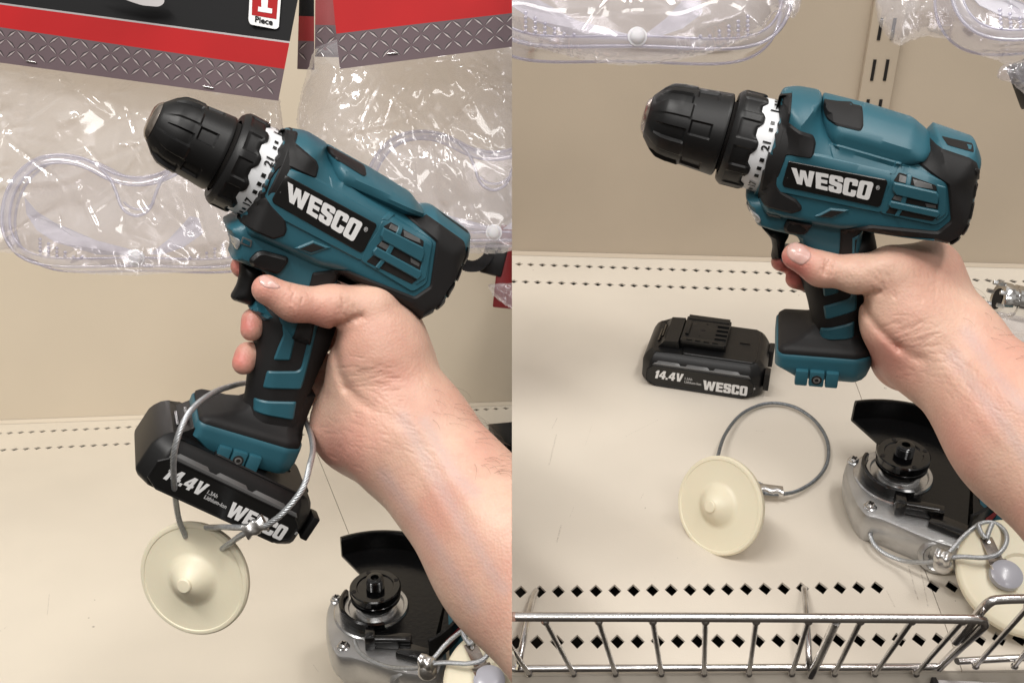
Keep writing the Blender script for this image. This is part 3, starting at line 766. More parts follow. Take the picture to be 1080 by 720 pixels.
    for s_ in (((742,330),(766,350),(768,395),(745,385)), ((744,400),(764,410),(752,455),(735,448)), ((732,462),(748,472),(728,520),(712,508)), ((706,522),(722,534),(700,580),(684,565)), ((672,572),(690,590),(650,612),(640,596))):
        overlay(cp, soft(T(z2(*s_), -14), .001), lambda q: np.maximum(H(q), .012)+.0006, .0022, .0009)
    cp.build('rear_cap_flute', M['black'], root, 26)
    ln = MB(); overlay(ln, T(z2((282,700),(284,612),(345,584),(590,598),(588,607),(350,595),(294,620),(292,700)), -22), H, .0024, .0004)
    ln.build('trim_line', M['teal'], shell, 26)
    # top pad and rear slot
    tp = MB(); overlay(tp, soft(T(z2((178,95),(325,126),(322,168),(312,178),(300,177),(182,148),(173,128)), -9), .0012), lambda q: tube.h(q), .0016, .0010)
    tp.box((0,0,0),(0,0,0)) if False else None
    tp.build('top_pad', M['rubber'], root, 26)
    sl_ = MB(); overlay(sl_, soft(T(z2((622,226),(744,263),(740,277),(640,246)), -9), .0006), lambda q: main.h(q), .0004, .0001)
    sl_.build('strap_slot', M['dark'], root, None)
    # diamond pocket, belly slot, lamp, direction switch
    dp = MB(); overlay(dp, T(z2((140,523),(200,492),(272,499),(208,531)), -25), H, .0010, .0008); dp.build('pocket_frame', M['teal'], shell, 26)
    dp = MB(); overlay(dp, T(z2((160,521),(203,499),(250,503),(205,524)), -25), H, .0013, .0001); dp.build('pocket', M['dark'], root, None)
    gs = MB(); overlay(gs, soft(T(z1((533,545),(582,556),(590,575),(541,566)), -21), .0006), H, .0008, .0002); gs.build('slot_surround', M['grey'], root, 26)
    gs = MB(); overlay(gs, T(z1((543,551),(578,560),(583,571),(547,562)), -21), H, .0011, .0001); gs.build('belly_slot', M['tealgloss'], root, None)
    lm = MB(); overlay(lm, soft(T(z1((456,515),(468,520),(504,538),(516,556),(506,574),(486,566),(466,545)), -12), .0014), lambda q: np.maximum(neck.h(q), .012), .0012, .0006); lm.build('work_light', M['clear'], root, 26)
    sw = MB(); overlay(sw, soft(T(z2((22,572),(34,548),(48,542),(128,550),(132,562),(112,590),(100,597),(32,592)), -22), .0016), H, .0042, .0016)
    sw.build('direction_switch', M['black'], root, 26)
    # ---------------- trigger
    tr = Inflated(soft(TL(l3((118,52),(188,70),(210,110),(190,150),(185,190),(172,232),(90,205),(84,192),(108,150),(118,105)), -3), .0018), .0085, .006)
    tm = MB(); tr.mesh(tm, .0018); tm.build('trigger', M['black'], root, 26)
    tg = Inflated(soft(TL(l3((152,240),(180,208),(215,225),(300,230),(300,290),(200,285),(180,258)), -8), .001), .0165, .006)
    tm = MB(); tg.mesh(tm, .0018); tm.build('trigger_guard', M['teal'], root, 26)
    # ---------------- handle
    hd = Inflated(soft(TL(l3((200,230),(190,262),(192,300),(184,350),(166,425),(158,470),(152,520),(146,580),(132,625),(110,655),(150,715),(250,740),(345,735),(362,700),(372,640),(385,590),(420,500),(470,390),(500,300),(520,150),(400,120),(300,180)), -10), .003), .0185, .013)
    hm = MB(); hd.mesh(hm, .002); grip = hm.build('handle', M['rubber'], root, 40)
    Hh = lambda q: hd.h(q)
    ib = MB()
    for s_ in (((278,290),(336,297),(325,350),(308,428),(245,427),(262,380),(282,332)), ((175,582),(333,585),(322,655),(172,628)),
               ((222,470),(330,469),(345,462),(352,448),(378,340),(388,300),(408,312),(382,420),(362,500),(350,538),(206,535))):
        overlay(ib, soft(TL(l3(*s_), -17), .0013), Hh, .0012, .0009)
    ib.build('grip_inlay', M['teal'], grip, 26)
    # flared collar between handle and foot + foot
    y0 = -26.5
    near = TL([(209,444),(312,474.7),(321,470),(326,454)], y0)
    a0, a1 = near[0], near[1]; ex = a1-a0; Lf = np.linalg.norm(ex); ex /= Lf; ez = np.array([-ex[1], ex[0]])
    dpt = .0172
    def fp(u, y, zz): q = a0+ex*u+ez*zz; return (q[0], y, q[1])       # foot coordinates: u along, zz up
    W_ = .0265
    plan = [(0,-W_+.004),(.003,-W_),(Lf-.004,-W_),(Lf+.004,-W_+.005),(Lf+.0075,-W_+.018),(Lf+.0075,W_-.018),(Lf+.004,W_-.005),(Lf-.004,W_),(.003,W_),(0,W_-.004)]
    plan = soft(plan, .0025)
    fb = MB(); n_ = len(plan)
    def ringz(ins, zz, uu=0):
        q = inset(plan, ins) if ins > 0 else np.array(plan); return [fp(u+uu*(1-u/Lf), y, zz) for u, y in q]
    rings = [ringz(.0006, -.0008), ringz(0, -.0016), ringz(-.0012, -.004), ringz(-.0016, -.0075), ringz(0, -.0095), ringz(0.0006, -dpt+.003, .008), ringz(.0026, -dpt, .0105)]
    V = [v for r_ in rings for v in r_]; Fc = []
    for r_ in range(len(rings)-1):
        for k in range(n_): Fc.append((r_*n_+k, r_*n_+(k+1) % n_, (r_+1)*n_+(k+1) % n_, (r_+1)*n_+k))
    Fc.append(tuple(range(n_))[::-1]); Fc.append(tuple((len(rings)-1)*n_+k for k in range(n_)))
    fb.add(V, Fc); foot = fb.build('foot', M['teal'], root, 40)
    tb = MB()
    # black soft top of the foot rising into the handle
    hf0 = TL(l3((150,600),(372,640)), 0); hu = [float((q-a0)@ex) for q in hf0]; huc = (hu[0]+hu[1])/2; hr = abs(hu[1]-hu[0])/2
    def blend(t, zz):
        q = inset(plan, .0012); out = []
        for (u, y) in q:
            ang = math.atan2(y/.026, (u-huc)/(Lf*.5)); hx = huc+math.cos(ang)*hr; hy = math.sin(ang)*.0165
            out.append(fp(u*(1-t)+hx*t, y*(1-t)+hy*t, zz))
        return out
    rings = [blend(0, -.0012), blend(0, .001), blend(.06, .0026), blend(.25, .0042), blend(.5, .0058), blend(.75, .009), blend(.92, .014), blend(1, .021), blend(1.08, .028)]
    V = [v for r_ in rings for v in r_]; Fc = []
    for r_ in range(len(rings)-1):
        for k in range(n_): Fc.append((r_*n_+k, r_*n_+(k+1) % n_, (r_+1)*n_+(k+1) % n_, (r_+1)*n_+k))
    Fc.append(tuple(range(n_))[::-1]); Fc.append(tuple((len(rings)-1)*n_+k for k in range(n_)))
    tb.add(V, Fc); tb.build('foot_cover', M['rubber'], foot, 60)
    # lugs and screw boss on the near side of the foot
    lg_ = MB(); cz = -dpt+.0032
    mid = Lf*.49
    R3 = np.array([[ex[0], 0, ez[0]], [0, 1, 0], [ex[1], 0, ez[1]]])
    for (c, hw_) in ((mid-.0086, .0036), (mid, .0042), (mid+.0086, .0036)):
        p = fp(c, -W_-.0008, cz); lg_.box(p, (hw_, .0024, .0050), R3, bev=.0010)
    lugs = lg_.build('foot_lug', M['teal'], foot, 40)
    sc = MB(); sc.lathe([(0, .0020), (.0006, .0020), (.0007, .0012), (-.0012, .0012)], fp(mid, -W_-.0033, cz), (0, -1, 0), 20); sc.build('screw', M['alu'], foot)
    hb = MB(); hb.lathe([(0, .0030), (.0003, .0029)], fp(mid, -W_-.0033, cz), (0, -1, 0), 24); hb.build('screw_hole', M['dark'], foot)
    # ---------------- chuck, torque collar, number ring (turned parts on the drill's axis)
    g0 = float((fr.un([cn[3]], 0)[0]-A0)@ax); ks = .92 if left else 1.0
    # chuck sleeve with gripping flats
    def flats(t, a, r):
        k6 = (a*6/(2*math.pi)) % 1.0; e_ = .0
        band = .0015 if .28 < k6 < .60 else 0
        lo, hi = (g0*.16, g0*.50) if int(a*6/(2*math.pi)) % 2 == 0 else (g0*.16, g0*.50)
        if g0*.10 < t < g0*.54 and k6 > .62: return r+.0007
        if lo < t < hi: return r-band
        k12 = ((a+.26)*6/(2*math.pi)) % 1.0
        if g0*.56 < t < g0*.80 and .28 < k12 < .60: return r-.0013
        return r
    prof0 = [(.0002,.0094),(.0012,.0120),(.0030,.0140),(.0060,.0168),(.0092,.0194),(.0106,.0202),(.0135,.0208),(.0165,.0213)]
    prof = [(t, r*ks*.985) for t, r in prof0]
    for t in np.arange(.0175, g0-.0012, .0011): prof.append((float(t), (.0207+.0021*(t-.0175)/(g0-.0175))*ks*1.01))
    prof += [(g0-.0008, .0215*ks*1.05), (g0, .0195*ks*1.05)]
    cb = MB(); cb.lathe(prof, pt_(0), dirv, 144, mod=flats, caps=True)
    chuck = cb.build('chuck', M['black'], root, 28)
    nb = MB(); nb.lathe([(-.0022,.003),(-.0020,.0066),(-.0008,.0092),(.0010,.0110),(.0014,.0106)], pt_(0), dirv, 48); nb.build('nose_ring', M['nickel'], chuck, 40)
    gp = MB(); gp.lathe([(g0-.001,.0190),(g0+.0025,.0190)], pt_(0), dirv, 48); gp.build('chuck_gap', M['dark'], chuck, 40)
    # torque collar with scalloped grip
    Rc = .0264; c0 = g0+.0016; c1 = La-.0117
    def scal(t, a, r):
        k = (a*11/(2*math.pi)) % 1.0; s_ = .0008 if .16 < k < .84 else 0
        if c0+.004 < t < c1+.001: return r-s_
        return r
    prof = [(c0, .0205), (c0, .0238), (c0+.0012, .0252), (c0+.003, Rc)]+[(float(t), Rc+.0003) for t in np.arange(c0+.0042, c1+.0022, .0012)]+[(c1+.003, Rc-.0002), (c1+.0036, Rc-.0016), (c1+.0036, .022)]
    cl = MB()
    n = 176; u = np.array([0, 1.0, 0]); v_ = np.cross(np.array(dirv), u); V = []; 
    for i, (t, r) in enumerate(prof):
        for k in range(n):
            a = 2*math.pi*k/n; kk = (a*11/(2*math.pi)) % 1.0
            te = t
            if t > c1-.004:                         # wavy edge towards the numbers
                wv = .5-.5*math.cos(2*math.pi*kk); wv = min(1, max(0, (wv-.12)*1.45)); te = t - .0025*wv*min(1, (t-c1+.004)/.004)
            rr = scal(te, a, r); p = np.array(pt_(te))+rr*(math.cos(a)*u+math.sin(a)*v_); V.append(p)
    Fc = [(i*n+k, (i+1)*n+k, (i+1)*n+(k+1) % n, i*n+(k+1) % n) for i in range(len(prof)-1) for k in range(n)]
    cl.add(V, Fc); collar = cl.build('torque_collar', M['black'], root, 30)
    rw = MB(); Rw = .0250
    rw.lathe([(c1-.006,.0235),(c1-.0055,Rw-.0002),(La-.006,Rw+.0002),(La-.0006,Rw+.0006),(La-.0004,.024)], pt_(0), dirv, 96)
    ring = rw.build('number_ring', M['ringwhite'], root, 40)
    tl = MB(); tl.lathe([(La-.0005,.0272),(La+.0008,.0274),(La+.0009,.02)], pt_(0), dirv, 96); tl.build('ring_edge', M['teal'], root, 40)
    # numbers and marks curved round the ring; angle measured from the near side, upwards positive
    def on_ring(t, a, r=Rw+.0008):
        return np.array(pt_(t))+r*(math.cos(a)*np.array((0, -1, 0))+math.sin(a)*np.array((-ax[1], 0, ax[0])))
    nm = MB(); tn = La-.0044
    def num(s, a, hgt=.0050):
        Vt, Ft, Wt = text_mesh(s, .035); pts = []
        for x, yv in Vt: pts.append(on_ring(tn+(.5-yv)*-hgt*-1+0 if False else tn+(0.5-yv)*hgt, a+(x-Wt/2)*hgt/Rw))
        nm.add(pts, Ft)
    def mark(a, wt=.0024, ht=.0021):
        q = [on_ring(tn+dx*wt/2+.0003, a+dy*ht/2/Rw) for dx, dy in ((-1,-1),(1,-1),(1,1),(-1,1))]; nm.add(q, [(0, 1, 2, 3)])
    a21 = rad(21) if left else rad(19); a17 = a21-rad(55)
    num('21', a21, .0044); num('17', a17, .0042)
    for i in range(3): mark(a21-rad(17+i*11))
    for i in range(3): mark(a17-rad(14+i*9), .0022, .0016)
    for i in range(2): mark(a21+rad(20+i*9), .0022, .0018)
    num('1', a21+rad(47), .0046)
    for i in range(3): mark(a21+rad(60+i*8), .0022, .0016)
    nm.build('numbers', M['plate'], ring, None)
    return root, fr, toI, toIL
BAY = 'right'
drillR = drill('right', 'teal and black cordless drill without its battery, held above the shelf in the right half')
BAY = 'left'
drillL = drill('left', 'teal and black drill with a black battery clipped on its foot, steel cable round it')
# ------------------------------------------------------------------ batteries
def axes_mat(o, x, y, z): return Matrix([[float(x[i]), float(y[i]), float(z[i]), float(o[i])] for i in range(3)]+[[0, 0, 0, 1]])
def battery(M_, L, parent=None, label=None):
    """x along the lettered side (near side y=0), y away, z up; metres"""
    D = .080
    if parent is None: root = empty('battery_pack', M_, label, 'battery')
    else: root = None
    def put(mb, name, m, par=None, sm=35):
        o = mb.build(name, m, par if par is not None else root, sm); return o
    b = MB(); F3 = lambda x, y, z: (x, y, z)
    plan = [(0,.010),(.008,.0),(L-.012,.0),(L-.003,.007),(L,.016),(L,D-.016),(L-.004,D-.006),(L-.012,D),(.012,D),(0,D-.012)]
    plan = soft(plan, .002)
    n = len(plan)
    def ring(ins, z, hx=0): q = inset(plan, ins) if ins else np.array(plan); return [(x, y, z) for x, y in q]
    rings = [ring(.003, 0), ring(.0008, .002), ring(0, .004), ring(0, .020), ring(.0012, .0235), ring(.0035, .0275), ring(.0062, .0300), ring(.0075, .0308)]
    V = [v for r_ in rings for v in r_]
    Fc = [(r_*n+k, r_*n+(k+1) % n, (r_+1)*n+(k+1) % n, (r_+1)*n+k) for r_ in range(len(rings)-1) for k in range(n)]
    Fc += [tuple(range(n))[::-1], tuple((len(rings)-1)*n+k for k in range(n))]; b.add(V, Fc)
    case = put(b, 'battery_case', M['black'], parent, 30)
    if root is None: root = case; case.name = 'battery_pack'
    # lettered side panel
    p = MB(); pan = [(.006,.006),(.0135,.0015),(L-.017,.0015),(L-.009,.0075),(L-.0085,.0155),(L-.014,.0205),(.011,.0205),(.006,.0160)]
    p.prism(soft(pan, .001), lambda x, y, z: (x, -z, y), -.001, .0009, bev=.0004); panel = put(p, 'side_panel', M['plate'], None, 30)
    fr_ = MB()
    for a_, b_ in zip(pan, pan[1:]+pan[:1]): fr_.tube([(a_[0], -.0006, a_[1]), (b_[0], -.0006, b_[1])], .0007, 6)
    put(fr_, 'panel_rim', M['black'], None, 60)
    t = MB(); fy = lambda q: [(x, -.0012, z) for x, z in q]
    put_word(t, [(.0125,.0085),(.0375,.0085),(.0385,.0168),(.0140,.0168)], '14.4V', fy, .05)
    put_word(t, [(.0555,.0042),(.0935,.0042),(.0935,.0137),(.0555,.0137)], 'WESCO', fy)
    put_text(t, [(L-.0088,.0115),(L-.0070,.0115),(L-.0070,.0135),(L-.0088,.0135)], '®', fy, 0)
    put(t, 'lettering', M['white'], panel, None)
    t = MB(); put_text(t, [(.0395,.0113),(.0460,.0113),(.0460,.0138),(.0395,.0138)], '1.3Ah', fy, .03)
    put_text(t, [(.0395,.0080),(.0540,.0078),(.0540,.0103),(.0395,.0105)], 'Lithium-Ion', fy, .03)
    put(t, 'small_print', M['grey_print'], panel, None)
    # lighter stepped ridge along the top of the lettered side
    g = MB()
    for x0, x1 in ((.013,.031),(.0385,.056),(.0625,.082)):
        g.prism([(x0,.0222),(x1+.004,.0222),(x1,.0262),(x0+.003,.0262)], lambda x, y, z: (x, .0010+(y-.0222)*1.0-z, y+.0004), -.001, .0012, bev=.0004)
    g.prism([(.010,.0208),(L-.012,.0208),(L-.014,.0230),(.012,.0230)], lambda x, y, z: (x, .0006-z, y), -.001, .0008, bev=.0003)
    put(g, 'side_ridge', M['grey'], None, 30)
    # release latch at the nose end
    h = MB(); h.prism([(.001,.012),(.012,.031),(.017,.0375),(.029,.0385),(.031,.030),(.031,.012)], lambda x, y, z: (x, D/2+z, y), -.0245, .0245, bev=.0022)
    put(h, 'latch', M['black'], None, 35)
    gv = MB()
    for k in range(3):
        x = .0075+k*.0032; z = .0252+k*.0050
        gv.box((x, D/2-.003, z+.0009), (.0008, .011, .0008), np.array(Matrix.Rotation(rad(-32), 3, 'Y')))
    put(gv, 'latch_groove', M['gloss'], None, None)
    # platform and terminal rails
    q = MB(); q.prism(soft([(.034,.008),(L-.012,.008),(L-.010,.012),(L-.010,D-.014),(L-.015,D-.010),(.034,D-.010)], .003), F3, .0300, .0322, bev=.0007)
    put(q, 'platform', M['black'], None, 30)
    r = MB(); r.box((.050, D/2+.003, .0350), (.0200, .0235, .0036), bev=.0010)
    r.box((.050, D/2-.0190, .0378), (.0185, .0042, .0014), bev=.0005); r.box((.050, D/2+.0250, .0378), (.0185, .0042, .0014), bev=.0005)
    rails = put(r, 'terminal_block', M['black'], None, 30)
    s_ = MB()
    for k in range(4): s_.box((.0640, D/2-.0100+k*.0080, .0390), (.0050, .0016, .0010), bev=.0003)
    s_.box((.0345, D/2+.003, .0392), (.0014, .013, .0014), bev=.0004)
    for k in range(4): s_.box((.038+k*.0075, D/2-.0190, .0394), (.0024, .0012, .0005))
    put(s_, 'contact_rib', M['black'], rails, 30)
    s_ = MB(); s_.lathe([(0, .0021), (.0003, .0020)], (.0475, D/2+.003, .0385), (0, 0, 1), 20); s_.lathe([(0, .0009), (.0003, .0009)], (.0495, D/2+.015, .0385), (0, 0, 1), 12)
    s_.lathe([(0, .0009), (.0003, .0009)], (.0455, D/2-.009, .0385), (0, 0, 1), 12); put(s_, 'screw_hole', M['dark'], rails, None)
    e_ = MB(); e_.box((.085, D/2, .0324), (.0045, .0003, .0006)); put(e_, 'centre_rib', M['gloss'], None, None)
    # stops on the heel end
    for yc, hw_ in ((.012, .0065), (D-.024, .0085)):
        k_ = MB(); k_.box((L+.0012, yc, .0160), (.0024, hw_, .0080), bev=.0010)
        put(k_, 'heel_stop', M['black'], None, 30)
    if parent is not None:
        for o in list(C.objects):
            if o.parent is None and o.name.split('.')[0] in ('side_panel', 'panel_rim', 'side_ridge', 'latch', 'latch_groove', 'platform', 'terminal_block', 'centre_rib', 'heel_stop') and o.type == 'MESH' and 'fixed' not in o:
                o.parent = root
        root.matrix_local = M_
    return root

BAY = 'right'
a = BR.px(683.7, 405.5); b = BR.px(791.3, 421.8); x = (b-a)/np.linalg.norm(b-a); LB = np.linalg.norm(b-a)+.018
BATT_L = LB
y_ = np.cross(BR.n, x); o_ = a-x*.008
battR = battery(axes_mat(o_, x, y_, BR.n), LB, None, 'black battery pack lying loose on the shelf with its connector rails facing up')

BAY = 'left'
rootL, frL, toL, toLL = drillL
best = None
for yy in np.arange(-.055, -.020, .001):
    pa, pb = frL.un([(153.6,512.2),(296.7,577.5)], yy); e = abs(np.linalg.norm(pb-pa)-(LB-.018))
    if best is None or e < best[0]: best = (e, yy, pa, pb)
_, yb, pa, pb = best
0 and print('battery', LB, yb, best[0], [m_ for m_ in frL.un([(164.7,467.8)], yb)])
yb = -.038 if yb > -.034 or yb < -.05 else yb
pa, pb = frL.un([(153.6,512.2),(296.7,577.5)], yb); u = (pb-pa)/np.linalg.norm(pb-pa); vz = np.array([-u[1], u[0]])
sc_ = np.linalg.norm(pb-pa)/(LB-.018)
o2 = pa-u*.008*sc_
ML = Matrix([[u[0]*sc_, 0, vz[0]*sc_, o2[0]], [0, sc_, 0, yb], [u[1]*sc_, 0, vz[1]*sc_, o2[1]], [0, 0, 0, 1]])
battL = battery(ML, LB, rootL)

# ------------------------------------------------------------------ wire rope
def smooth_path(pts, n=160, closed=False):
    pts = np.array(pts, float); N = len(pts)
    d = np.concatenate([[0], np.cumsum(np.linalg.norm(np.diff(pts, axis=0), axis=1)**.5)]); T = np.linspace(0, d[-1], n); out = []
    g = lambda i: pts[min(max(i, 0), N-1)] if 0 <= i < N else (2*pts[0]-pts[1] if i < 0 else 2*pts[-1]-pts[-2])
    for t in T:
        i = min(int(np.searchsorted(d, t, side='right'))-1, N-2); s_ = (t-d[i])/(d[i+1]-d[i]); p0, p1, p2, p3 = g(i-1), g(i), g(i+1), g(i+2)
        out.append(.5*((2*p1)+(-p0+p2)*s_+(2*p0-5*p1+4*p2-p3)*s_**2+(-p0+3*p1-3*p2+p3)*s_**3))
    out = np.array(out); L = np.concatenate([[0], np.cumsum(np.linalg.norm(np.diff(out, axis=0), axis=1))]); U = np.linspace(0, L[-1], n)
    return np.stack([np.interp(U, L, out[:, k]) for k in range(3)], 1), L[-1]
def rope(mb, pts, R=.0013, lay=.011, strands=6):
    p, L = smooth_path(pts, 40); n = int(max(30, L/.0011)); p, L = smooth_path(pts, n)
    T = np.gradient(p, axis=0); T /= np.linalg.norm(T, axis=1)[:, None]; nr = np.cross(T[0], (0.3, .5, .8)); nr /= np.linalg.norm(nr); N = []; Bn = []
    for t in T: nr = nr-t*(nr@t); nr /= np.linalg.norm(nr); N.append(nr); Bn.append(np.cross(t, nr))
    N = np.array(N); Bn = np.array(Bn); s_ = np.linspace(0, L, n)
    for k in range(strands):
        a = 2*math.pi*(s_/lay+k/strands); q = p+R*.62*(np.cos(a)[:, None]*N+np.sin(a)[:, None]*Bn); mb.tube(q, R*.46, 5)

def crimp(mb, c, d, side, L=.012, w=.0034, h=.0022):
    d = np.array(d)/np.linalg.norm(d); s_ = np.array(side)-d*(np.array(side)@d); s_ /= np.linalg.norm(s_); up = np.cross(d, s_); V = []; m = 16; ts = np.linspace(-1, 1, 13)
    for t in ts:
        f = 1+.16*math.cos(t*math.pi*2)+(-.12 if abs(t) < .12 else 0)
        for k in range(m):
            a = 2*math.pi*k/m; ca, sa = math.cos(a), math.sin(a); cx = abs(ca)**.6*np.sign(ca); sy = abs(sa)**.7*np.sign(sa)
            V.append(np.array(c)+d*t*L/2+s_*w*f*cx+up*h*(2-f)*sy)
    Fc = [(i*m+k, i*m+(k+1) % m, (i+1)*m+(k+1) % m, (i+1)*m+k) for i in range(len(ts)-1) for k in range(m)]
    Fc += [tuple(range(m))[::-1], tuple((len(ts)-1)*m+k for k in range(m))]; mb.add(V, Fc)

# ------------------------------------------------------------------ security tags: round cream pad on a steel loop
def disc(mb, o, n_, R=.0345):
    k = R/.0345
    mb.lathe([(r0*k, r1*k) for r0, r1 in [(-.0070,.027),(-.0072,.0315),(-.0060,.0336),(-.0036,.0345),(-.0016,.0345),(-.0004,.0336),(0,.0322),(-.0001,.0316),(-.0005,.0312),(-.0003,.0170),(.0003,.0150),(.0022,.0130),(.0025,.0128),(.0043,.0106),(.0046,.0104),(.0066,.0080),(.0068,.0078),(.0084,.0058),(.0092,.0046),(.0103,.0043),(.0108,.0037),(.0110,.0015)]], o, n_, 96)
camv = lambda x, y, z: RT*x+UP*y-FW*z           # z towards the viewer
BAY = 'right'
dep = lambda p: float((np.array(p)-CAM)@FW)
n_ = camv(-.70, .06, .71); n_ /= np.linalg.norm(n_)
dlow = dep(BR.px(765, 583)); cR = P(757, 533, dlow-.002)
tr = empty('security_tag', Matrix.Translation(Vector(cR)), 'round cream security tag lying on the bare shelf with its steel loop spread open', 'security tag', 'cream security tags on steel cables')
inv = lambda p, o: np.array(p)-o
m = MB(); disc(m, (0, 0, 0), n_); m.build('tag_pad', M['tag'], tr, 30)
def deckp(B, px, py, z): return B.px(px, py, z)
path = [(757,494,.020),(758,478,.014),(766,456,.008),(783,436,.005),(808,425.5,.004),(835,428,.004),(858,442,.004),(872,463,.004),(873,486,.004),(862,504,.004),(842,517,.005),(822,521,.007),(806,520,.008)]
m = MB(); rope(m, [inv(deckp(BR, *q), cR) for q in path], .0014)
rope(m, [inv(deckp(BR, *q), cR) for q in ((823,515,.008),(810,513.5,.008),(797,508,.010),(785,500,.016))], .0014)
rope(m, [inv(deckp(BR, *q), cR) for q in ((808,519,.008),(796,519,.010),(780,517,.014))], .0014)
m.build('cable', M['steeldark'], tr, 80)
m = MB(); pc = deckp(BR, 813, 516.5, .0085); crimp(m, inv(pc, cR), deckp(BR, 825, 518, .008)-pc, BR.t, .0175, .0044, .0030); m.build('crimp', M['crimp'], tr, 50)

BAY = 'left'
cL = P(203, 611, .60); n_ = camv(-.20, -.14, .95); n_ /= np.linalg.norm(n_)
tl_ = empty('security_tag', Matrix.Translation(Vector(cL)), 'round cream security tag hanging below the battery on the cable looped round the drill', 'security tag', 'cream security tags on steel cables')
m = MB(); disc(m, (0, 0, 0), n_, .0338); m.build('tag_pad', M['tag'], tl_, 30)
m = MB()
lp = [(196,566,.598),(189.7,551,.590),(186.5,537,.580),(183.5,509,.555),(183.5,479,.540),(191,451,.538),(203,431,.545),(221.7,416,.562),(241,408,.590),(262,404,.622),(290,408,.640),(312,425,.640),(325,450,.610),(330,470.6,.570),(327,490,.548),(319,515,.540),(302,537,.538),(285.5,551,.540),(271,557,.545)]
rope(m, [inv(P(*q), cL) for q in lp], .0016, .012)
rope(m, [inv(P(*q), cL) for q in ((278,553,.545),(266,556,.545),(252,556,.552),(232,555.5,.575),(214,556,.600))], .0016, .012)
rope(m, [inv(P(*q), cL) for q in ((274,556,.545),(258,562,.550),(246,570,.570),(232,580,.600))], .0016, .012)
m.build('cable', M['steel'], tl_, 80)
m = MB(); pc = P(269, 555.5, .543); crimp(m, inv(pc, cL), P(279, 550.5, .543)-pc, UP, .0115, .0040, .0030); m.build('crimp', M['crimp'], tl_, 50)

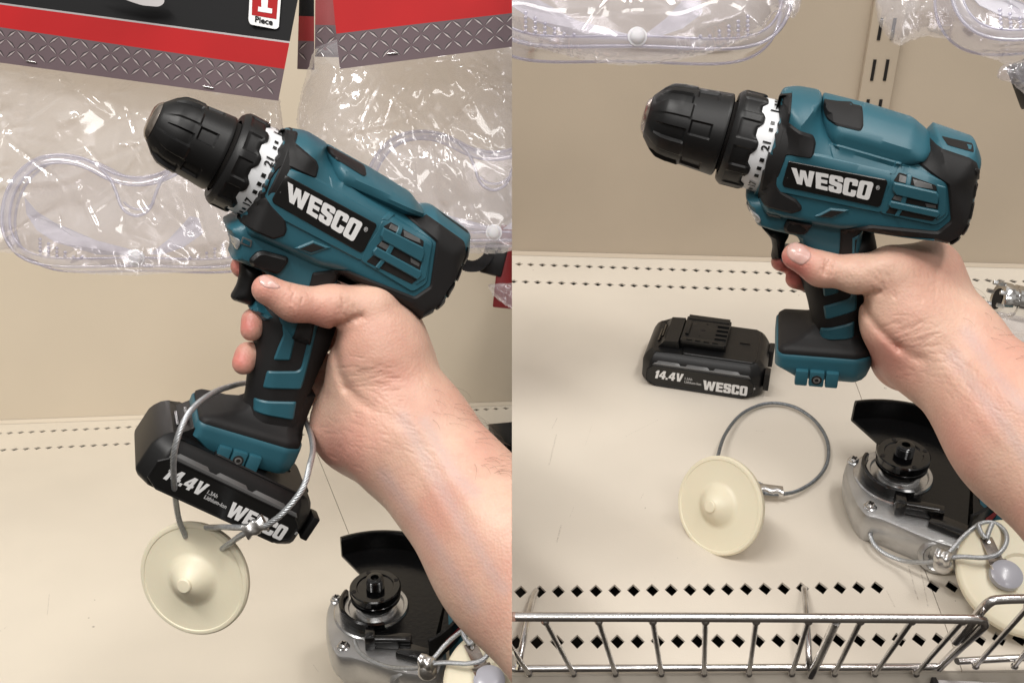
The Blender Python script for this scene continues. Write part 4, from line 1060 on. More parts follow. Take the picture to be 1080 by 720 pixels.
# ------------------------------------------------------------------ angle grinders
def grinder():
    g = empty('angle_grinder', Matrix.Identity(4), 'x', 'angle grinder', 'black guarded angle grinders lying on the shelves')
    mm = .001
    G = lambda X, Y: (((X/3+880)-948)/1.467*mm, -((Y/3+400)-500)/.954*mm)
    F3 = lambda x, y, z: (x, y, z)
    arc = [(.0685*math.cos(rad(a)), .0685*math.sin(rad(a))) for a in np.linspace(115, -56, 60)]
    m = MB(); m.prism(arc+[G(385,475), G(300,395), G(230,380), G(130,300), G(150,195)], F3, -.0022, 0, bev=.0004)
    # standing rim of the guard with a rolled edge
    prof = [(.0670, -.001), (.0672, .013), (.0662, .0165), (.0666, .0174), (.0686, .0171), (.0692, .0150), (.0692, -.0015), (.0684, -.0024)]
    V = []; ang = np.linspace(115, -56, 90)
    for a in ang:
        ca, sa = math.cos(rad(a)), math.sin(rad(a)); V += [(r*ca, r*sa, z) for r, z in prof]
    k = len(prof); Fc = [(i*k+j, i*k+(j+1) % k, (i+1)*k+(j+1) % k, (i+1)*k+j) for i in range(len(ang)-1) for j in range(k)]
    Fc += [tuple(range(k)), tuple((len(ang)-1)*k+j for j in range(k))[::-1]]; m.add(V, Fc)
    guard = m.build('guard', M['guard'], g, 35)
    # worn red sticker inside the rim
    m = MB(); V = []; aa = np.linspace(-28, -45, 8)
    for a in aa: V += [(.0694*math.cos(rad(a)), .0694*math.sin(rad(a)), z) for z in (.003, .0105)]
    m.add(V, [(2*i, 2*i+2, 2*i+3, 2*i+1) for i in range(7)]); m.build('sticker', M['redback'], guard, None)
    # cast gear housing
    top = [G(43,300), G(48,268), G(66,244), G(92,246), G(125,225), G(200,205), G(330,260), G(420,330), G(420,440), G(392,500), G(340,490), G(270,478), G(190,452), G(130,432), G(90,430), G(66,400), G(48,350)]
    top = soft(top, .008); n = len(top); m = MB(); rings = []
    for ins, z in ((.0035, -.0035), (.0010, -.0042), (0, -.006), (-.0006, -.014), (0, -.0225), (.0035, -.030), (.010, -.044), (.013, -.052), (.016, -.054)):
        rings.append([(x, y, z) for x, y in (inset(top, ins) if ins else top)])
    V = [v for r in rings for v in r]; Fc = [(r*n+k, r*n+(k+1) % n, (r+1)*n+(k+1) % n, (r+1)*n+k) for r in range(len(rings)-1) for k in range(n)]
    Fc += [tuple(range(n)), tuple((len(rings)-1)*n+k for k in range(n))[::-1]]; m.add(V, Fc)
    x, y = G(318, 520); m.lathe([(0,.0125),(.004,.0125),(.0055,.0112),(.006,.0095),(.0048,.0085),(.0045,.006),(.001,.0055)], (x-.004, y+.016, -.0165), (-.15, -1, .35), 40)
    hs = m.build('gear_housing', M['alu'], g, 40)
    m = MB(); m.lathe([(-.0015,.0215),(.0,.0232),(.0018,.0236),(.0030,.0228),(.0030,.0205),(.0012,.0196),(.0012,.0160)], (0, 0, -.001), (0, 0, 1), 72)
    m.lathe([(-.0040,.0312),(-.0025,.0312),(-.0018,.0300),(-.0018,.0272)], (0, 0, -.0005), (0, 0, 1), 72)
    m.lathe([(-.001,.0150),(.0040,.0148),(.0048,.0135),(.0048,.009)], (0, 0, -.001), (0, 0, 1), 48)
    m.build('bearing_ring', M['alu2'], g, 30)
    m = MB()
    V = []; prof = [(.0238, -.002), (.0238, .0062), (.0252, .0070), (.0268, .0062), (.0268, -.003)]; ang = np.linspace(150, 285, 40)
    for a in ang: V += [(r*math.cos(rad(a)), r*math.sin(rad(a)), z) for r, z in prof]
    k = len(prof); Fc = [(i*k+j, i*k+(j+1) % k, (i+1)*k+(j+1) % k, (i+1)*k+j) for i in range(len(ang)-1) for j in range(k)]; m.add(V, Fc)
    cxy = G(255, 405); m.box((cxy[0], cxy[1], .001), (.014, .0042, .004), np.array(Matrix.Rotation(rad(-8), 3, 'Z')), bev=.0012)
    c2 = G(190, 400); m.box((c2[0], c2[1], .002), (.0036, .006, .006), bev=.0015)
    c2 = G(330, 440); m.box((c2[0], c2[1], -.001), (.013, .006, .0025), np.array(Matrix.Rotation(rad(-25), 3, 'Z')), bev=.001)
    m.tube([(cxy[0]-.016, cxy[1]-.001, .004), (cxy[0]+.010, cxy[1]-.003, .004)], .0022, 12)
    m.build('guard_clamp', M['gloss'], g, 35)
    m = MB(); m.lathe([(.004,.0105),(.009,.0110),(.009,.0172),(.0098,.0180),(.0122,.0180),(.0128,.0172),(.0132,.0165),(.0135,.0176),(.0142,.0184),(.0188,.0184),(.0196,.0176),(.0196,.0135),(.0186,.0128),(.0186,.0085)], (0, 0, 0), (0, 0, 1), 72)
    fl = m.build('clamping_flange', M['gloss'], g, 30)
    m = MB()
    for a in (20, 110, 200, 290): m.lathe([(0, .0016), (.0002, .0016)], (.0158*math.cos(rad(a)), .0158*math.sin(rad(a)), .0197), (0, 0, 1), 12)
    m.build('pin_hole', M['dark'], fl, None)
    prof = [(.012,.0062)]
    for i in range(8): prof += [(.0185+i*.0010, .0066), (.0190+i*.0010, .0057)]
    prof += [(.0268,.0060),(.0273,.0050),(.0273,.0030),(.0240,.0028)]
    m = MB(); m.lathe(prof, (0, 0, 0), (0, 0, 1), 32); m.build('spindle', M['gloss'], g, 30)
    for X, Y in ((72,262),(107,402)):
        x, y = G(X, Y); m = MB(); m.lathe([(-.003,.0046),(-.0006,.0046),(0,.0035),(.0018,.0034),(.0026,.0026),(.0027,.001)], (x, y, -.0025), (0, 0, 1), 24)
        s_ = m.build('screw', M['alu2'], g, 40); m = MB()
        for r in (20, 110): m.box((x, y, .0003), (.0019, .0005, .0003), np.array(Matrix.Rotation(rad(r), 3, 'Z')))
        m.build('screw_cross', M['dark'], s_, None)
    # teal motor body going off behind
    m = MB(); V = []; st = [(.052,.018),(.060,.024),(.075,.029),(.12,.0295),(.17,.027),(.24,.026),(.246,.018)]
    for x, r in st:
        for k in range(28):
            a = 2*math.pi*k/28; cx = math.copysign(abs(math.cos(a))**.7, math.cos(a)); sy = math.copysign(abs(math.sin(a))**.7, math.sin(a)); V.append((x, -.012+r*cx*1.0-.04*(x-.05), -.014+r*sy*.85))
    Fc = [(i*28+k, i*28+(k+1) % 28, (i+1)*28+(k+1) % 28, (i+1)*28+k) for i in range(len(st)-1) for k in range(28)]+[tuple(range(28))[::-1], tuple(6*28+k for k in range(28))]
    m.add(V, Fc); m.build('motor_body', M['teal'], g, 50)
    return g
def tilt(R, deg): return R@np.array(Matrix.Rotation(rad(deg), 3, 'X'))
def rmat(o, R): return Matrix([[float(R[i][0]), float(R[i][1]), float(R[i][2]), float(o[i])] for i in range(3)]+[[0, 0, 0, 1]])
def copy_thing(root, M_, label, group=None):
    global BAY
    r = root.copy(); C.objects.link(r); r.matrix_world = M_; r['label'] = label
    for ch in list(root.children):
        c = ch.copy(); link(c); c.parent = r
        for gch in list(ch.children): d = gch.copy(); link(d); d.parent = c
    return r
BAY = 'right'
g1 = grinder(); g1.matrix_world = rmat(P(948, 500, .752), tilt(BR.R(-8), 4)); g1['label'] = 'angle grinder with black guard on the shelf behind the wire rail, below the bare arm'
BAY = 'left'
RLb = tilt(BL.R(0), 9)
g2 = copy_thing(g1, rmat(P(397, 639.5, .762), RLb), 'angle grinder with black guard near the bottom edge of the left half')

# its security tag: flat pad, grey rivet, nickel strap and cable threaded through the grinder
def flat_tag(K, Z, label, R_, sc=1.0, cable=()):
    """K(X,Y,z) -> place point for positions traced in a close view"""
    o = K(598, 618, 0); t = empty('security_tag', Matrix.Translation(Vector(o)), label, 'security tag', 'cream security tags on steel cables')
    n_ = R_[:, 2]
    m = MB(); k = sc; m.lathe([(a*k, b*k) for a, b in [(-.008,.034),(-.008,.038),(-.006,.0400),(-.0025,.0402),(-.0008,.0390),(0,.0375),(.0004,.020),(.0004,.0150),(-.001,.0132),(-.001,.008)]], (0, 0, 0), n_, 96)
    m.build('tag_pad', M['tag'], t, 30)
    rv = K(540, 622, .001); m = MB(); m.lathe([(0,.0100),(.0018,.0100),(.0036,.0098),(.0049,.0075),(.0056,.004),(.0058,.001)], rv-o, n_, 48); m.build('rivet', M['rivet'], t, 50)
    m = MB(); a, b = K(478, 500, .010), K(520, 585, .006); d = (b-a)/np.linalg.norm(b-a); s_ = np.cross(n_, d)
    c = (a+b)/2; Rm = np.stack([d, s_, n_], 1)
    m.box(c-o, (np.linalg.norm(b-a)/2, .0042, .0009), Rm, bev=.0004); m.box(b-o, (.004, .0062, .0010), Rm, bev=.0005)
    st = m.build('strap', M['nickel'], t, 30)
    m = MB(); m.lathe([(0,.0013),(.0004,.0012)], (a+d*.004+n_*.0010)-o, n_, 16); m.build('strap_hole', M['crimp'], st, None)
    m = MB()
    for path in cable: rope(m, [K(*q)-o for q in path], .0015, .011)
    m.build('cable', M['steel'], t, 80)
    cc = K(345, 562, .004); m = MB(); crimp(m, cc-o, K(375, 575, .004)-cc, n_, .0100, .0046, .0042); m.lathe([(-.001,.006),(.004,.0062),(.006,.004)], K(345,580,-.002)-o, K(345,600,-.002)-K(345,580,-.002), 20)
    m.build('crimp', M['crimp'], t, 50)
    return t
BAY = 'right'
def KR(X, Y, z): return BR.px(880+X/3, 400+Y/3, .030+z)
cab = [[(112,488,-.020),(125,520,-.022),(160,550,-.022),(215,572,-.020),(270,578,-.012),(320,575,-.004),(345,566,.003),(400,560,.008),(470,563,.010),(520,550,.012),(545,515,.014),(540,480,.014),(510,455,.014),(470,453,.014),(440,470,.012),(400,505,.010),(365,545,.006),(340,560,.004)],
       [(455,458,.016),(462,480,.014),(478,502,.012)], [(500,455,.016),(490,480,.014),(482,505,.012)]]
t3 = flat_tag(KR, 0, 'round cream security tag with grey rivet beside the grinder behind the wire rail', tilt(BR.R(0), 24), 1.0, cab)
BAY = 'left'
offx, offy = 516-1060, 718.6-607
def KL(X, Y, z):
    p = BR.px(880+X/3, 400+Y/3, .030+z); px = 880+X/3+offx; py = 400+Y/3+offy; return P(px, py, dep(p)*.985)
t4 = flat_tag(KL, 0, 'round cream security tag with grey rivet beside the grinder at the left half\'s bottom edge', tilt(BL.R(0), 28), 1.0, [[(-60,520,-.02)]+[(112,488,-.020),(125,520,-.022)][:0]+c if False else c for c in cab])

# ------------------------------------------------------------------ chrome wire rail along the shelf front
BAY = 'right'
def fence(label, top, bot, rods, extra=(), r1=.0024, r2=.0015):
    o = P(*top[0]); f = empty('wire_rail', Matrix.Translation(Vector(o)), label, 'wire rail', 'chrome wire rails on the shelf front')
    m = MB(); p, L = smooth_path([P(*q) for q in top], 80); m.tube(p-o, r1, 12); m.build('top_rail', M['wire'], f, 60)
    m = MB(); p, L = smooth_path([P(*q) for q in bot], 60); m.tube(p-o, r1*.92, 12); m.build('bottom_rail', M['wire'], f, 60)
    for a, b in rods:
        m = MB(); A, B_ = P(*a), P(*b); m.tube(np.array([A+(B_-A)*t for t in np.linspace(0, 1, 8)])-o, r2, 10)
        # small weld beads at both ends
        for q in (A, B_): m.lathe([(-.0022,.0008),(-.0014,.0019),(0,.0023),(.0014,.0019),(.0022,.0008)], q-o, B_-A, 12)
        m.build('rod', M['wire'], f, 60)
    for path, rr in extra:
        m = MB(); p, L = smooth_path([P(*q) for q in path], 50); m.tube(p-o, rr, 12); m.build('support_hook', M['wire'], f, 60)
    return f
dt_, db_ = .520, .628
tops = [520, 575, 631.5, 688.5, 744, 797.5, 852.5, 907.5, 961.5, 1015]; bots = [558, 605, 649, 697.5, 742.5, 790, 835, 880, 922.5, 966]
rods = [((a, 654.5, dt_+.002), (b, 710, db_-.001)) for a, b in zip(tops, bots)]
hk = lambda px, py: dep(BR.px(px, py))
fence('long chrome wire rail along the front of the shelf, ending at the seam',
      [(470, 649.5, dt_), (540, 650, dt_), (700, 650.5, dt_), (900, 651.5, dt_), (1020, 652.5, dt_), (1034, 653, dt_), (1038.5, 656, dt_+.003), (1036, 661, dt_+.008), (1015, 680, dt_+.050), (994, 700, db_-.006), (990, 704, db_)],
      [(470, 705.5, db_), (560, 704.5, db_), (760, 703.5, db_), (900, 703, db_), (990, 702.5, db_)], rods,
      [([(565.5, 622.5, hk(565.5, 622.5)+.006), (565.5, 623.5, hk(565, 623)-.004), (563, 628, hk(563, 628)-.010), (556, 655, .640), (549, 690, .620), (546, 703, .626)], .0021),
       ([(848, 619.5, hk(848, 620)+.006), (848, 621, hk(848, 621)-.004), (849, 628, hk(849, 628)-.010), (851, 655, .640), (853, 690, .622), (853.5, 702, .626)], .0021),
       ([(882, 654, dt_+.002), (874, 672, .560), (862, 698, .610), (855, 712, .626)], .0025)])
rods2 = [((1084, 640, dt_+.010), (1029, 702, db_-.008)), ((1120, 640, dt_+.010), (1070, 702, db_-.008))]
fence('short chrome wire rail starting with a curved corner at the right edge',
      [(1008, 676, .565), (1024, 657, .535), (1036, 642, dt_+.004), (1045, 634, dt_), (1054, 632, dt_), (1080, 631, dt_), (1140, 630, dt_)],
      [(1010, 697, db_-.004), (1016, 696.5, db_-.004), (1080, 693, db_-.006), (1130, 691, db_-.008)], rods2)
# label holder under the rails
m = MB(); p = [BR.st(988, 708), BR.st(1100, 704)]
m.box(((p[0][0]+p[1][0])/2, (p[0][1]+p[1][1])/2-.010, -.012), ((p[1][0]-p[0][0])/2, .003, .0095), bev=.001)
m.box((p[0][0]-.002, (p[0][1]+p[1][1])/2-.010, -.012), (.0014, .004, .0100), m=1)
ph = m.build('price_channel', None, None, 40, mats=[mat('frosted_channel', (.42, .40, .40, 1), .3), M['dark']]); ph.matrix_world = BR.mat(BR.o)
tag(ph, 'frosted price label channel on the shelf edge at the bottom right corner', 'label holder')

# chrome fitting at the right hand edge
cc = P(1052, 315, .93); d = np.array(P(1100, 326, .93)-cc); d /= np.linalg.norm(d)
cf = empty('chrome_fitting', Matrix.Translation(Vector(cc)), 'shiny chrome fitting with a pronged end lying at the right edge', 'fitting')
m = MB(); m.lathe([(0,.0100),(0,.0150),(.0012,.0158),(.0085,.0158),(.0095,.0142),(.0125,.0140),(.0135,.0160),(.055,.0160),(.056,.012)], (0, 0, 0), d, 48, caps=True); m.build('sleeve', M['chrome'], cf, 35)
m = MB(); u = np.cross(d, BR.n); v = np.cross(d, u)
for k in range(8):
    a = 2*math.pi*k/8; c_ = (.0150*math.cos(a))*u+(.0150*math.sin(a))*v; m.box(c_-d*.002, (.0032, .0016, .0016), np.stack([d, np.cross(v*math.cos(a)+u*math.sin(a), d), v*math.cos(a)+u*math.sin(a)], 1), bev=.0004)
m.build('prong', M['alu'], cf, 35)
m = MB(); m.lathe([(-.0006,.0095),(.0002,.0098)], (0, 0, 0), d, 32); m.build('bore', M['dark'], cf, None)
# ------------------------------------------------------------------ hanging packs: safety goggles in clear bags with printed header cards
GZ = lambda X, Y: ((X-612)/4.236, -(Y-400)/4.236)
def sym(pts): return pts+[(1224-x, y) for x, y in pts[::-1] if x != 612]
OUT = [GZ(*q) for q in sym([(612,638),(500,640),(400,644),(300,645),(200,638),(120,612),(65,565),(32,500),(22,430),(35,340),(65,270),(110,210),(170,165),(240,147),(310,146),(380,160),(440,188),(500,222),(560,240),(612,245)])]
OUT = rnd(OUT, 2)
def goggles(M_, label):
    g = empty('safety_goggles', M_, label, 'goggles', 'clear safety goggles in hanging bags')
    k = .000705; o2 = lambda q, z: [(x*k, y*k, z) for x, y in q]
    mb = MB(); n = len(OUT); rings = [o2(inset(OUT, -2.5), -.030), o2(inset(OUT, -1.2), -.016), o2(OUT, -.002), o2(inset(OUT, 1.5), 0), o2(inset(OUT, 8.0), .0005), o2(inset(OUT, 9.0), -.003)]
    V = [v for r in rings for v in r]; mb.add(V, [(r*n+i, r*n+(i+1) % n, (r+1)*n+(i+1) % n, (r+1)*n+i) for r in range(len(rings)-1) for i in range(n)])
    a = mb.build('frame_shell', M['gog'], g, 60); a['open'] = 1
    mb = MB(); mb.tube(o2(OUT, -.001), .0013, 8, True); mb.tube(o2(inset(OUT, -2.5), -.030), .0011, 8, True); mb.build('rim', M['gogrim'], g, 80)
    mb = MB(); mb.tube(o2(inset(OUT, 8.6), .0), .0009, 8, True)
    nose = [GZ(*q) for q in ((455,205),(500,255),(528,320),(545,370),(572,402),(612,416),(652,402),(679,370),(696,320),(724,255),(769,205))]
    np_, _ = smooth_path([(x*k, y*k, .001) for x, y in nose], 50); mb.tube(np_, .0012, 8)
    nose = [GZ(*q) for q in ((545,350),(572,372),(612,382),(652,372),(679,350))]
    np_, _ = smooth_path([(x*k, y*k, -.006) for x, y in nose], 20); mb.tube(np_, .0010, 8); mb.build('lens_rim', M['gogrim'], g, 80)
    b = inset(OUT, 8.8); b = b[::2]; V2, Fc = tri(orient(b), np.zeros((0, 2))); mb = MB(); mb.add([(x*k, y*k, .0002-.00012*abs(x)*.2) for x, y in V2], Fc); a = mb.build('lens', M['lens'], g, 60); a['open'] = 1
    mb = MB()
    for j in range(5):
        for i in range(6):
            if j > 4-i*.8: continue
            for s_ in (-1, 1):
                x, y = GZ(195+i*36, 592-j*17+i*2); mb.lathe([(0,.0013),(.0006,.0012),(.0011,.0006)], (s_*x*k, y*k, .0006), (0, 0, 1), 10)
    mb.build('vent_bump', M['gogrim'], g, 60)
    mb = MB(); x, y = GZ(612, 605); mb.lathe([(0,.0048),(.0015,.0047),(.0028,.0036),(.0033,.0015)], (x*k, y*k, .001), (0, 0, 1), 32); mb.lathe([(-.001,.0062),(.0004,.0060)], (x*k, y*k, .0006), (0, 0, 1), 32)
    mb.build('button', M['button'], g, 50)
    for pl in (((90,325),(150,390),(230,440),(400,515),(600,568),(604,590),(400,580),(230,528),(150,475),(100,400)), ((828,405),(866,412),(882,482),(800,548),(700,583),(645,580),(735,512),(795,445))):
        mb = MB(); mb.prism([GZ(*q) for q in pl], lambda x, y, z: (x*k, y*k, z+.004*math.sin(x*.05)), -.0165, -.0155); mb.build('strap', M['strap'], g, None)
    return g
def face(o, yaw=0, roll=0, sc=1.0, pitch=0):
    R = np.stack([RT, UP, -FW], 1)@np.array(Matrix.Rotation(rad(pitch), 3, 'X')@Matrix.Rotation(rad(yaw), 3, 'Y')@Matrix.Rotation(rad(roll), 3, 'Z'))*sc
    return Matrix([[float(R[i][0]), float(R[i][1]), float(R[i][2]), float(o[i])] for i in range(3)]+[[0, 0, 0, 1]])

rng = np.random.RandomState(7)
def crumple(px, py, seed, poly, apex, cnt, k):
    """film relief in metres: slow waves plus straight, sharp folds running away from where the bag is gathered"""
    r = np.random.RandomState(seed); z = np.zeros_like(px)
    for _ in range(5):
        a = r.rand()*6.28; L = 60+90*r.rand(); z += .0009*np.sin(2*math.pi*(px*math.cos(a)+py*math.sin(a))/L+r.rand()*6.28)
    lo, hi = poly.min(0), poly.max(0)
    for _ in range(cnt):
        c = lo+(hi-lo)*r.rand(2); c[1] = lo[1]+(hi[1]-lo[1])*r.rand()**1.3
        if apex is not None and r.rand() < .72:
            ap = apex[r.randint(len(apex))]; d = c-np.array(ap, float)+r.randn(2)*14
        else: a = r.rand()*6.28; d = np.array([math.cos(a), math.sin(a)])
        d = d/(np.linalg.norm(d)+1e-9); L = 8+55*r.rand()**2; w_ = 1.8+7*r.rand()**2.2; h = (.0004+.0011*r.rand())*(w_/4)**.6*(1 if r.rand() < .6 else -1)
        u = (px-c[0])*d[0]+(py-c[1])*d[1]; v = -(px-c[0])*d[1]+(py-c[1])*d[0]+.06*u*r.randn()*np.abs(u)/L
        z += h*np.maximum(0, 1-np.abs(v)/w_)*np.clip((1-np.abs(u)/L)*2.2, 0, 1)
    return z
def bag(name, poly, d, label, seed, thick=.018, cnt=60, apex=None, step=2.0, group='clear plastic bags hanging over the shelves', par=None, wob=1.0):
    poly = np.array(poly, float); b = orient(dens(soft(poly, 6), 3.0))
    r = np.random.RandomState(seed+50); b = b+(r.rand(*b.shape)-.5)*1.6*wob
    g = grid_in(b, step, 1.0); V2, Fc = tri(b, g); dd = dist_poly(V2, b); bulge = np.sqrt(np.clip(dd/28, 0, 1))
    o = P(*poly.mean(0), d) if par is None else None
    k = d/F; u, v = V2[:, 0]*k, V2[:, 1]*k; root = None
    root = empty(name, Matrix.Translation(Vector(o)), label, 'plastic bag', group)
    for s_, mt, nm in ((-1, 'film', 'front_film'), (1, 'film2', 'back_film')):
        z = crumple(V2[:, 0], V2[:, 1], seed+(3 if s_ > 0 else 0), b, apex, cnt, k)*np.clip(dd/5, 0.15, 1)
        pts = [P(x, y, d+s_*thick*q*(1 if s_ < 0 else .6)+zz)-o for (x, y), q, zz in zip(V2, bulge, z)]
        ob = mk(nm, pts, Fc, M[mt], root, 30); ob['open'] = 1
    return root

def card(name, quad, d, bands, label, seed=0, lean=0.0, extra=None, group='printed header cards stapled over the bags'):
    """quad: pixel corners TL,TR,BR,BL; bands: (fraction from top at left, at right, ...) of each print colour; d depth at left, right"""
    q = np.array(quad, float); dl, dr = d if hasattr(d, '__len__') else (d, d)
    def pt(u, v, off=0):
        p = q[0]*(1-u)*(1-v)+q[1]*u*(1-v)+q[2]*u*v+q[3]*(1-u)*v; return P(p[0], p[1], dl*(1-u)+dr*u-off+.002*math.sin(3*u))
    o = pt(0, 1); root = empty(name, Matrix.Translation(Vector(o)), label, 'header card', group)
    US = np.linspace(0, 1, 13)
    mb = MB()
    V = [pt(u, v, off)-o for off in (0, -.0006) for v in (0, 1) for u in US]; n = len(US); Fc = []
    for i in range(n-1): Fc += [(n+i, n+i+1, i+1, i), (2*n+i, 2*n+i+1, 3*n+i+1, 3*n+i), (i, i+1, 2*n+i+1, 2*n+i), (3*n+i, 3*n+i+1, n+i+1, n+i)]
    Fc += [(0, 2*n, 3*n, n), (n-1, 2*n-1, 4*n-1, 3*n-1)]
    mb.add(V, Fc); mb.build('card', M['cardedge'], root, None)
    for (nm, a0, a1, b0, b1, m_) in bands:
        mb = MB(); V = [pt(u, a0+(a1-a0)*u, .0003)-o for u in US]+[pt(u, b0+(b1-b0)*u, .0003)-o for u in US]
        mb.add(V, [(n+i, n+i+1, i+1, i) for i in range(n-1)])
        w_ = np.linalg.norm(q[2]-q[3])
        if nm == 'tread_band':
            H_ = np.linalg.norm(q[3]-q[0])*(b0-a0)
            r = np.random.RandomState(seed); st = 14.3; rows = int(H_/10.8)+3
            for j in range(-1, rows):
                for i in range(-1, int(w_/11.0)+2):
                    cu, cv = (i+.5)*11.0, j*10.8+5
                    sgn = 1 if (i+j) % 2 == 0 else -1
                    for (hw_, m2, so) in ((1.9, 1, 0), (.8, 2, -.6)):
                        P4 = []
                        for t_, n_s in ((-6.4, 0), (0, -hw_), (6.4, 0), (0, hw_)):
                            x = cu+t_*.72*1+(n_s+so)*.69*sgn*-1; y_ = cv+t_*.69*sgn*-1*1.0-(n_s+so)*.72*1; P4.append((x, y_))
                        us = [p_[0]/w_ for p_ in P4]; vs_ = [p_[1]/H_ for p_ in P4]
                        if min(us) < .002 or max(us) > .998 or min(vs_) < .01 or max(vs_) > .99: continue
                        mb.add([pt(u, (a0+(a1-a0)*u)*(1-v)+(b0+(b1-b0)*u)*v, .0004+.0001*m2)-o for u, v in zip(us, vs_)], [(3, 2, 1, 0)], m2)
            mb.build(nm, None, root, None, mats=[m_, M['lozd'], M['lozl']])
        else: mb.build(nm, m_, root, None)
    for (u, v) in (extra or ()):
        st = MB(); A = pt(u-.018*300/w_, v, .0010)-o; B_ = pt(u+.018*300/w_, v+.004, .0010)-o; st.tube([A+(0, 0, 0), A*.5+B_*.5-FW*.0003, B_], .00045, 8); st.build('staple', M['chrome'], root, 60)
    return root, pt, o

BAY = 'left'
c1, pt1, o1 = card('header_card', ((-60,-68),(318,-20),(293.5,106.5),(-60,58)), (.735, .715),
    [('black_band', 0, 0, .50, .505, M['cardblack']), ('silver_stripe', .50, .505, .515, .52, M['silver']), ('red_band', .515, .52, .70, .735, M['red']), ('tread_band', .70, .735, 1, 1, M['cardgrey'])],
    'wide black and red header card with a tread plate band, marked 1 Piece', 3, extra=((.262, .955), (.79, .965)))
BAY = 'left'
def on_card(pt, o, quad_px, off, Q, dd):
    pass
# '1 Piece' label printed on the card
def card_poly(px_pts, d, off, m_, name, par, o):
    mb = MB(); pts = [P(x, y, d-off)-o for x, y in px_pts]; mb.add(pts, [tuple(range(len(pts)))[::-1]]); return mb.build(name, m_, par, None)
dq = .716
box = soft([(264.5,-30),(298,-26),(294,29.5),(290.5,31),(264,26),(262,22)], 2)
lab = card_poly(box, dq, .0012, M['white'], 'piece_label', c1, o1)
card_poly([(267,-30),(295,-27),(291.5,20.5),(265.5,16)], dq, .0014, M['red'], 'red_square', lab, o1)
mb = MB(); f_ = lambda q: [P(x, y, dq-.0016)-o1 for x, y in q]
mb.add(f_([(275.5,-14),(283.5,-13),(282.2,8.5),(287.2,9.5),(286.7,14.5),(272.0,12.2),(272.4,7.2),(275.6,7.8)]), [tuple(range(8))]); mb.build('numeral', M['white'], lab, None)
mb = MB(); put_text(mb, [(268.8,23.5),(287.5,27.2),(288.0,20.6),(269.2,17.0)], 'Piece', f_, .03); mb.build('lettering', M['cardblack'], lab, None)
mb = MB(); mb.add(f_(soft([(95,-14),(172,-4),(174,3),(168,7.5),(150,6),(120,-4)], 4)), [tuple(range(24))[::-1]]); mb.build('printed_lens', M['silver'], c1, None)

card('header_card', ((344,-70),(560,-70),(560,47),(358.5,73)), (.70, .695),
    [('red_band', 0, 0, .74, .70, M['red']), ('tread_band', .74, .70, 1, 1, M['cardgrey'])],
    'red header card with a tread plate band at the split between the two halves', 5, extra=((.28, .93),))
card('header_card', ((333,-60),(362,-60),(364,61),(332,60)), (.765, .765), [('red_band', 0, 0, .72, .72, M['redback']), ('tread_band', .72, .72, 1, 1, M['lozd'] if False else M['cardgrey'])],
    'narrow strip of a dark red card hanging just behind the front red card', 8)
card('header_card', ((317,-60),(331,-60),(331.5,74),(313.5,73)), (.79, .80), [('black_band', 0, 0, .58, .58, M['cardblack']), ('red_band', .58, .58, .775, .775, M['redback']), ('tread_band', .775, .775, 1, 1, M['cardgrey'])],
    'narrow black and red edge of the rearmost header card beside the bare wall', 9)

goggles(face(P(144, 224, .776), 4, 0), 'clear goggles with white strap and round white button, left of the chuck')
goggles(face(P(521, 197, .776), -4, 0, 1.0), 'clear goggles behind the rear end of the left hand drill, below the red card')
bag('plastic_bag', [(-30,30),(120,50),(292,84),(300,140),(293,215),(288,262),(262,280),(200,287),(140,291),(70,287),(20,268),(-30,262)], .765, 'crumpled clear bag below the wide card, holding goggles left of the chuck', 11, cnt=170, apex=[(20,50),(150,60),(280,90)])
bag('plastic_bag', [(332,50),(362,40),(450,30),(560,20),(560,262),(520,268),(480,266),(430,252),(380,232),(335,190),(312,130),(318,95)], .765, 'crumpled clear bag fanning out below the red card at the middle', 23, cnt=230, apex=[(430,40),(455,30),(360,60)])

# red and black pack behind the second bag
BAY = 'left'
o = P(520, 285, .86); rp_ = empty('tool_pack', Matrix.Translation(Vector(o)), 'red and black boxed pack with a dark strap, hanging right of the left hand drill', 'boxed pack')
mb = MB(); R_ = np.stack([RT, UP, FW], 1)
mb.box(P(545, 283, .87)-o, (.0165, .034, .010), R_@np.array(Matrix.Rotation(rad(-6), 3, 'Z')), bev=.001); mb.build('box', M['redback'], rp_, 30)
mb = MB(); mb.box(P(521, 273, .862)-o, (.0095, .0135, .004), R_@np.array(Matrix.Rotation(rad(-14), 3, 'Z')), bev=.002); mb.build('buckle', M['black'], rp_, 30)
mb = MB(); p, _ = smooth_path([P(*q)-o for q in ((480,272,.85),(492,280,.85),(504,280,.85),(514,272,.855),(520,262,.86))], 24)
for i in range(len(p)-1): mb.box((p[i]+p[i+1])/2, (.0022, .0045, .0012), R_)
mb.build('strap', M['black'], rp_, 30)
bag('plastic_bag', [(512,300),(560,296),(560,334),(540,326),(522,314)], .845, 'small clear bag round the red and black pack', 31, thick=.008, cnt=12)
mb = MB(); o = BL.px(560, 478); mb.box((0, 0, .014), (.042, .030, .0135), bev=.002); bx = mb.build('tool_case', M['black'], None, 30)
bx.matrix_world = BL.mat(o, 8); tag(bx, 'black case standing on the deck behind the hairy forearm of the left half', 'case')

